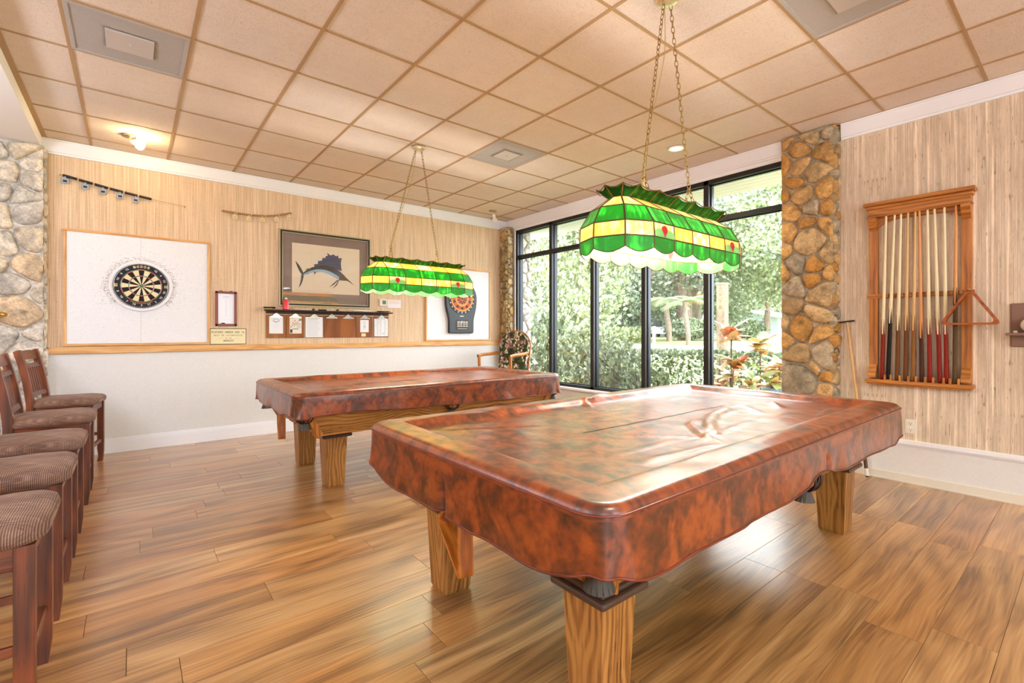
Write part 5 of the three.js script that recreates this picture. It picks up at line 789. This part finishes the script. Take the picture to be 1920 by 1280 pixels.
// ================================================================ outside the tall window
const GY = -0.08, gyAt = (x) => GY + 0.055 * clamp(x - 9, 0, 14);      // the lawn climbs gently from the hedge to beyond the road
{
  const LAWN_T = tex(512, 512, (u, v) => { const k = fbm(u * 60, v * 60, 3), b = fbm(u * 8, v * 8, 3); return mix3([124, 142, 90], [170, 182, 128], clamp(k * 0.7 + b * 0.7 - 0.2)); }, 6, 6);
  settingMesh('ground', uvBox(prism([[RIGHT + 0.15, GY], [9, GY], [23, gyAt(23)], [150, gyAt(23)], [150, GY - 0.4], [RIGHT + 0.15, GY - 0.4]], 190).translate(0, 0, -130), 'x'), std({ map: LAWN_T, roughness: 1 }), 'pale green lawn outside the tall window', 'lawn');
  settingMesh('road', box(2.7, 0.03, 190, 0, 0, 0).rotateZ(0.055).translate(18.9, gyAt(18.9) + 0.006, -35), paint(0xb9bcc0, 0.9), 'grey road crossing behind the hedge', 'road');
  settingMesh('driveway', box(5, 0.03, 3, 0, 0, 0).rotateZ(0.055).translate(15.2, gyAt(15.2) + 0.004, -11.6), paint(0xd0cfca, 0.9), 'pale concrete drive leading to the road', 'driveway');
  settingMesh('planting_bed', box(3.2, 0.04, 9, RIGHT + 1.75, GY + 0.01, -4.4), std({ map: STONE_T, color: 0x9a8064, roughness: 1 }), 'mulched planting bed under the window', 'planting bed');
  // eave with boarded soffit
  const e = setting('eave', 'white boarded eave seen through the top of the tall window', 'eave');
  for (let i = 0; i < 6; i++) part(e, 'soffit_board', rbox(0.118, 0.02, 12, 0.003, RIGHT + 0.15 + 0.06 + i * 0.121, 2.94, -2.6, 1), paint(0xdadde2, 0.8));
  part(e, 'fascia', rbox(0.03, 0.2, 12, 0.004, RIGHT + 0.15 + 0.745, 3.03, -2.6), paint(0xe6e8ea, 0.7)); part(e, 'roof_edge', box(1.2, 0.12, 12.4, RIGHT + 0.5, 3.19, -2.6), paint(0xa9a49c, 0.9));
  const os = setting('stone_buttress', 'grey stone buttress outside the far end of the window', 'stone pier'); part(os, 'mortar', box(0.3, 3, 0.3, RIGHT + 0.3, 1.45, -6.33), mortarMat(0xbdb8b4)); stoneFace(os, 0.3, 2.95, 0.17, [0xd8d4d4, 0xc9c4c6, 0xe0dcd8].map(stoneMat), 71, faceZ(RIGHT + 0.15, -6.18), { proud: 0.035 });
}
const leafGeo = (() => { const g = new THREE.BufferGeometry(); g.setAttribute('position', new THREE.Float32BufferAttribute([0, 0, 0, 0.32, 0.5, 0.06, 0, 0.45, -0.04, 0, 0, 0, 0, 0.45, -0.04, -0.32, 0.5, 0.06, 0.32, 0.5, 0.06, 0, 1, 0.05, 0, 0.45, -0.04, 0, 0.45, -0.04, 0, 1, 0.05, -0.32, 0.5, 0.06], 3)); g.computeVertexNormals(); return g; })();
const leafMat = phys({ color: 0xffffff, roughness: 0.6, transmission: 0.25, thickness: 0, side: THREE.DoubleSide });
function foliage(parent, name, spots, size, cols, seed) {           // spots: [x,y,z] places
  const R = rngOf(seed), m = new THREE.InstancedMesh(leafGeo, leafMat, spots.length), M = new THREE.Matrix4(), q = new THREE.Quaternion(), c = new THREE.Color(), e = new THREE.Euler();
  spots.forEach((p, i) => { e.set((R() - 0.5) * 2.6, R() * 6.28, (R() - 0.5) * 2.6); q.setFromEuler(e); const s = size * (0.6 + R() * 0.8); M.compose(new THREE.Vector3(...p), q, new THREE.Vector3(s, s, s)); m.setMatrixAt(i, M); c.set(cols[Math.floor(R() * cols.length)]).multiplyScalar(0.8 + R() * 0.4); m.setColorAt(i, c); });
  m.name = name; m.userData.kind = 'stuff'; parent.add(m); return m;
}
const barkMat = std({ map: STONE_T, color: 0xa8968a, roughness: 1 });
const gauss = (R) => (R() + R() + R() + R() - 2) * 0.9;
function tree(label, x, z, h, rx, ry, cy, n, leaf, cols, seed, o = {}) {
  const t = thing('tree', label, 'tree', [x, gyAt(x), z], 0, 'trees beyond the window'), R = rngOf(seed), tr = o.trunk ?? 0.22, lean = o.lean ?? 0;
  part(t, 'trunk', tube([[0, 0, 0], [lean * 0.3, h * 0.25, 0.05], [lean * 0.6, h * 0.5, -0.04], [lean, h * 0.78, 0.02]], tr, 20, 8), barkMat);
  const cl = []; for (let i = 0; i < (o.clumps ?? 46); i++) { let v; do v = [R() * 2 - 1, R() * 2 - 1, R() * 2 - 1]; while (v[0] ** 2 + v[1] ** 2 + v[2] ** 2 > 1); cl.push([lean + v[0] * rx, cy + v[1] * ry, v[2] * rx]); }
  for (let i = 0; i < 7; i++) { const c = cl[i * 3], b = [lean * 0.6, h * (0.35 + 0.05 * i), 0]; part(t, 'branch', tube([b, [(b[0] + c[0]) / 2, (b[1] + c[1]) / 2 + 0.3, (b[2] + c[2]) / 2], c], tr * 0.3, 8, 5), barkMat); }
  const sp = [], k = o.spread ?? 0.3; for (let i = 0; i < n * 2; i++) { const c = cl[Math.floor(R() * cl.length)]; sp.push([c[0] + gauss(R) * rx * k, c[1] + gauss(R) * ry * k, c[2] + gauss(R) * rx * k]); }
  foliage(t, 'leaves', sp, leaf * 0.62, cols, seed + 1); return t;
}
const GREENS = [0x8c9a7a, 0x7e8e6c, 0x9ca88a, 0x70805f, 0xaab698], BLUISH = [0x8a9884, 0x7c8c76, 0x9aa692, 0x707f6a], YELLOW = [0x9ca87a, 0x8e9c6c, 0xaeb68c, 0x809062];
tree('tall green conifer at the far left of the window', 15.5, -17.9, 9, 2.6, 4.4, 4.6, 6500, 0.3, BLUISH.concat(GREENS), 101, { clumps: 60 });
tree('yellow green tree behind the second window bay', 13.6, -12.7, 8.5, 2.4, 4.0, 4.4, 6500, 0.3, YELLOW.concat(GREENS), 103, { clumps: 60 });
tree('dark green tree between the second and third bays', 18.5, -17.2, 10, 3.0, 3.6, 6.0, 6000, 0.34, BLUISH, 105);
tree('broad spreading oak with a pale trunk on the lawn', 23.4, -18.6, 5.2, 2.5, 1.25, 2.2, 5200, 0.28, BLUISH, 107, { trunk: 0.4 });
tree('tall airy tree above the spreading oak', 28, -23, 13, 4.6, 3.6, 7.6, 6000, 0.42, BLUISH.concat(GREENS), 109);
tree('large leaning tree with a silvery trunk behind the lamp', 27.2, -16.4, 12, 3.8, 3.2, 6.2, 6000, 0.36, BLUISH, 111, { trunk: 0.5, lean: -1.2 });
tree('tall tree with silvery branches right of the leaning tree', 30.5, -17.6, 13, 4.2, 4, 7, 6500, 0.4, GREENS.concat(BLUISH), 113, { trunk: 0.35 });
tree('bright green tree above the white roofed house', 36, -15.2, 11, 4, 3.2, 6.4, 6000, 0.42, GREENS, 115);
tree('wide green tree at the right of the window', 28, -10.6, 11, 4.2, 3.4, 6.0, 6500, 0.4, GREENS.concat(YELLOW), 117);
tree('far tree line clump behind the long white roof', 38, -29, 14, 6, 5, 6.5, 6000, 0.55, BLUISH, 119);
tree('far tree line clump behind the road in the middle', 42, -24, 14, 6, 5, 6, 6000, 0.55, BLUISH.concat(GREENS), 121);
tree('far tree line clump behind the house', 70, -28, 14, 6, 5, 6.5, 6000, 0.55, GREENS, 123);
tree('far tree line clump left of the conifer', 22, -30, 14, 6, 6, 6, 6500, 0.5, GREENS.concat(BLUISH), 125);
tree('far tree line clump at the right end of the road', 45, -9, 13, 6, 5, 6, 5000, 0.55, GREENS, 127);
// palm with a curved grey trunk and drooping fronds
function palm(label, x, z, h, n, len, cols, seed, trunk = 0.14, up = 0.6) {
  const t = thing('palm', label, 'palm', [x, gyAt(x), z], 0, 'palms outside the window'), R = rngOf(seed);
  if (h > 0.5) part(t, 'trunk', tube([[0.3, 0, 0], [0.22, h * 0.35, 0.03], [0.06, h * 0.7, 0], [0, h, 0]], trunk, 18, 8), barkMat);
  for (let i = 0; i < n; i++) {
    const a = i / n * 6.283 + R() * 0.4, el = up * (0.3 + R() * 0.9), L = len * (0.8 + R() * 0.35), geo = [], P = (s) => { const r = L * s, dr = Math.cos(el) * r, y = h + Math.sin(el) * r - 0.55 * L * s * s * (1.1 - el * 0.6); return new THREE.Vector3(Math.cos(a) * dr, y, Math.sin(a) * dr); };
    const pos = []; for (let k = 1; k < 22; k++) { const s = k / 22, p = P(s), d = P(s + 0.02).sub(p).normalize(), side = new THREE.Vector3().crossVectors(d, new THREE.Vector3(0, 1, 0)).normalize(), ll = L * 0.3 * Math.sin(Math.PI * (0.12 + s * 0.85)), w = d.clone().multiplyScalar(L * 0.018); for (const sg of [-1, 1]) { const tip = p.clone().addScaledVector(side, sg * ll).addScaledVector(d, ll * 0.7).add(new THREE.Vector3(0, -ll * 0.35, 0)); pos.push(...p.clone().sub(w).toArray(), ...p.clone().add(w).toArray(), ...tip.toArray()); } }
    const g = new THREE.BufferGeometry(); g.setAttribute('position', new THREE.Float32BufferAttribute(pos, 3)); g.computeVertexNormals(); const rib = flat(tube([P(0).toArray(), P(0.35).toArray(), P(0.7).toArray(), P(1).toArray()], L * 0.008, 10, 4)); rib.deleteAttribute('uv'); part(t, 'frond', mergeGeometries([g, rib]), leafOf(cols[i % cols.length]));
  }
  return t;
}
const leafCache = new Map(); function leafOf(c) { if (!leafCache.has(c)) leafCache.set(c, phys({ color: c, roughness: 0.55, transmission: 0.25, thickness: 0, side: THREE.DoubleSide })); return leafCache.get(c); }
palm('grey trunked palm with drooping crown across the lawn', 22.8, -14.9, 2.3, 22, 1.5, [0x8fa070, 0x7f9262, 0xa0ae82], 201, 0.15, 0.4);
palm('second palm with a thin pale trunk beside the curved one', 20.7, -12.5, 2.1, 16, 1.4, [0x8fa070, 0x7f9262], 205, 0.12, 0.5);
palm('low bright green palm in front of the white roofed house', 9.6, -3.75, 0.35, 20, 1.15, [0x9cb46e, 0x8aa55e, 0xacbe80], 203, 0.1, 1.0);
// clipped hedge, shrubs, round bushes
function bush(name, label, x, z, rx, ry, rz, n, leaf, cols, seed, boxy, group) {
  const t = thing(name, label, name === 'hedge' ? 'hedge' : 'shrub', [x, gyAt(x), z], 0, group), R = rngOf(seed), sp = [];
  for (let i = 0; i < n; i++) { if (boxy) { const f = Math.floor(R() * 3), v = [R() * 2 - 1, R() * 2 - 1, R() * 2 - 1]; if (R() < 0.75) v[f] = f === 1 ? 1 : Math.sign(v[f]); sp.push([v[0] * rx + gauss(R) * 0.04, ry + v[1] * ry * (0.93 + 0.1 * noise(v[2] * 9, 3)), v[2] * rz]); } else { const a = R() * 6.283, c = R() * 2 - 1, k = Math.cbrt(0.25 + 0.75 * R()) * (0.75 + 0.35 * noise(a * 2 + seed, c * 3)), s = Math.sqrt(1 - c * c); sp.push([Math.cos(a) * s * rx * k, ry + c * ry * k, Math.sin(a) * s * rz * k]); } }
  const st = []; for (let i = 0; i < 12; i++) { const p = sp[i * 7], y = Math.max(p[1], 0.3); st.push(tube([[p[0] * 0.5, 0, p[2] * (boxy ? 0.95 : 0.4)], [p[0] * 0.7, y * 0.5, p[2] * (boxy ? 0.96 : 0.7)], [p[0], y, p[2]]], 0.012, 6, 5)); } part(t, 'stems', merge(st), paint(0x6e5a4a, 0.9));
  foliage(t, 'leaves', sp, leaf, cols, seed + 2); return t;
}
const DARKG = [0x667a5a, 0x788a68, 0x566a4c, 0x8a9c78, 0x9eac8a];
bush('hedge', 'clipped dark green hedge across the middle of the window', 7.35, -3.6, 0.34, 0.47, 2.1, 7500, 0.075, DARKG, 301, true);
bush('shrub', 'tall loose green shrub at the left end of the window', 6.5, -7.15, 0.75, 0.9, 0.6, 2600, 0.12, GREENS, 303, false, 'shrubs under the window');
bush('shrub', 'loose flowering shrub behind the second window mullion', 6.75, -6.2, 0.6, 0.72, 0.55, 2300, 0.1, YELLOW.concat(GREENS), 305, false, 'shrubs under the window');
bush('shrub', 'olive green shrub below the third window bay', 6.6, -5.35, 0.55, 0.58, 0.6, 2300, 0.09, BLUISH.concat(YELLOW), 307, false, 'shrubs under the window');
bush('shrub', 'low dark shrub at the left end of the hedge', 6.35, -4.55, 0.4, 0.4, 0.4, 1500, 0.08, DARKG, 309, false, 'shrubs under the window');
bush('shrub', 'round clipped bush on the far lawn', 21.4, -16.3, 1.4, 0.42, 1.1, 1500, 0.16, YELLOW, 311, false);
bush('shrub', 'wide round bush below the palms', 25.6, -15.2, 1.5, 0.62, 1.4, 2400, 0.2, GREENS, 313, false);
bush('shrub', 'far bush beside the wooden post', 28.5, -13.6, 1.6, 0.6, 1.4, 1600, 0.2, DARKG, 315, false);
// crotons: every large leaf its own mesh
function crotonLeaf(L, W, bend) { const pos = [], idx = [], n = 6; for (let i = 0; i <= n; i++) { const s = i / n, w = W * Math.sin(Math.PI * Math.min(1, 0.06 + s * 0.94)) ** 0.8, y = L * s * Math.cos(bend * s), z = L * s * Math.sin(bend * s); pos.push(-w, y, z + w * 0.25, 0, y, z, w, y, z + w * 0.25); if (i < n) { const k = i * 3; idx.push(k, k + 1, k + 4, k, k + 4, k + 3, k + 1, k + 2, k + 5, k + 1, k + 5, k + 4); } } const g = new THREE.BufferGeometry(); g.setAttribute('position', new THREE.Float32BufferAttribute(pos, 3)); g.setIndex(idx); g.computeVertexNormals(); return g; }
const CL = [crotonLeaf(0.2, 0.052, 0.5), crotonLeaf(0.17, 0.056, 0.9), crotonLeaf(0.22, 0.05, 0.3)], CM = [0xe8a878, 0xd98c5c, 0xf0c49c, 0xd8c070, 0xb9a468, 0xc9785a, 0xe0d29a, 0x9cae6a].map(leafOf);
function croton(label, x, z, heads, seed) {
  const t = thing('croton', label, 'plant', [x, GY, z], 0, 'crotons at the right of the window'), R = rngOf(seed);
  heads.forEach(([hx, hy, hz, n]) => { part(t, 'stem', tube([[hx * 0.2, 0, hz * 0.2], [hx * 0.6, hy * 0.5, hz * 0.5], [hx, hy, hz]], 0.01, 10, 6), paint(0x7a6a58, 0.9));
    for (let i = 0; i < n; i++) { const l = part(t, 'leaf', CL[i % 3], CM[Math.floor(R() * 8)]); l.position.set(hx + (R() - 0.5) * 0.03, hy - R() * 0.14, hz + (R() - 0.5) * 0.03); l.rotation.order = 'YXZ'; l.rotation.set(0.5 + R() * 0.95, i * 2.4 + R(), 0); const s = 0.8 + R() * 0.5; l.scale.setScalar(s); } });
}
croton('tall orange leaved croton outside the right window bay', 5.78, -2.86, [[0, 1.34, 0, 22], [-0.14, 0.98, 0.1, 18], [0.16, 0.8, -0.1, 16], [-0.05, 0.7, -0.15, 12]], 401);
croton('peach and yellow croton beside the stone pier', 5.98, -2.6, [[0, 1.18, 0, 22], [0.1, 0.9, 0.14, 18], [-0.14, 0.74, -0.05, 16]], 403);
croton('low croton with red tinged leaves in the blue pot', 5.62, -2.24, [[0, 0.97, 0, 18], [0.08, 0.82, 0.08, 14], [-0.1, 0.78, -0.05, 14]], 405);
{ const p = thing('flower_pot', 'blue glazed pot under the window beside the stone pier', 'pot', [5.62, GY, -2.24]); part(p, 'pot_body', lathe([[0, 0.02], [0.13, 0.02], [0.14, 0.04], [0.17, 0.6], [0.19, 0.64], [0.195, 0.68], [0.17, 0.69], [0.165, 0.62], [0, 0.6]], 32), phys({ color: 0x5f86b4, roughness: 0.25, clearcoat: 0.6 })); part(p, 'soil', cyl(0.16, 0.16, 0.02, 24, 0, 0.63, 0), paint(0x5a4636, 1)); }
// posts, house, long building, car
{ const t = thing('wooden_post', 'brown square wooden post standing behind the hedge', 'post', [8.75, GY, -4.5]); part(t, 'shaft', uvBox(rbox(0.16, 2.2, 0.16, 0.008, 0, 1.1, 0), 'y'), std({ map: STONE_T, color: 0xa8947e, roughness: 0.9 })); part(t, 'post_cap', rbox(0.18, 0.03, 0.18, 0.008, 0, 2.21, 0), paint(0xa99a90, 0.8)); }
{ const t = thing('sign_post', 'thin white post beside the road', 'post', [17.9, gyAt(17.9), -12.3]); part(t, 'shaft', rbox(0.09, 0.98, 0.09, 0.01, 0, 0.49, 0), paint(0xf4f5f6, 0.6)); part(t, 'post_cap', rbox(0.13, 0.06, 0.13, 0.02, 0, 1.0, 0), paint(0xf4f5f6, 0.6)); }
{
  const t = thing('house', 'low house with white gable roof beyond the road', 'house', [58, gyAt(58), -24.5], 0.0), wall = paint(0x9aa6b0, 0.9), fas = paint(0xf6f7f8, 0.7);
  part(t, 'wall', prism([[-3.6, 0], [3.6, 0], [3.6, 2.0], [0, 2.75], [-3.6, 2.0]], 6).rotateY(-Math.PI / 2), wall);
  for (const s of [-1, 1]) part(t, 'roof', beam([-3, 2.84, s * 0.02], [-3, 1.96, s * 4.3], 7.2, 0.16, 0.01), fas);
  for (const z of [-2.3, -0.2, 2.0]) { const w = part(t, 'window', rbox(0.08, 0.9, 1.2, 0.01, -6.02 + 6 - 6, 1.3, z), fas); part(w, 'pane', box(0.02, 0.75, 1.05, -6.06 + 0, 1.3, z), paint(0x5f6e7c, 0.2)); }
  const b = thing('long_building', 'long building with bright white flat roof behind the oak', 'building', [42, gyAt(42), -33.5], 0.6); part(b, 'wall', box(5, 2.9, 11, 0, 1.45, 0), paint(0xa8b0b4, 0.9)); part(b, 'roof', rbox(5.6, 0.42, 11.6, 0.03, 0, 3.1, 0), paint(0xffffff, 0.6));
  for (let i = 0; i < 4; i++) { const w = part(b, 'window', rbox(0.08, 1.1, 1.5, 0.02, -2.52, 1.6, -4 + i * 2.6), fas); part(w, 'pane', box(0.02, 0.95, 1.35, -2.56, 1.6, -4 + i * 2.6), paint(0x66757f, 0.2)); }
  const c = thing('parked_car', 'blue grey parked car beyond the road', 'car', [38.5, gyAt(38.5), -27.4], 0.9), body = phys({ color: 0xaab6c8, roughness: 0.3, clearcoat: 0.8 });
  part(c, 'car_body', prism([[-2.1, 0.35], [2.1, 0.35], [2.15, 0.75], [1.9, 0.95], [1.0, 1.0], [-1.6, 1.0], [-2.1, 0.9]], 1.7, 0.04), body); part(c, 'cabin', prism([[-1.5, 1.0], [0.95, 1.0], [0.35, 1.5], [-1.1, 1.52]], 1.5, 0.04).translate(0, 0, 0.1), paint(0x48535f, 0.15)); part(c, 'car_roof', rbox(1.5, 0.05, 1.5, 0.02, -0.38, 1.54, 0.85), body);
  for (const x of [-1.3, 1.35]) for (const z of [0.05, 1.65]) part(c, 'wheel', new THREE.CylinderGeometry(0.33, 0.33, 0.2, 20).rotateX(Math.PI / 2).translate(x, 0.33, z), black);
}
scene.traverse((o) => { if (o.isMesh) { o.castShadow = true; o.receiveShadow = true; } if (o.isPointLight || o.isSpotLight || o.isDirectionalLight) o.castShadow = true; });
renderer.render(scene, camera);
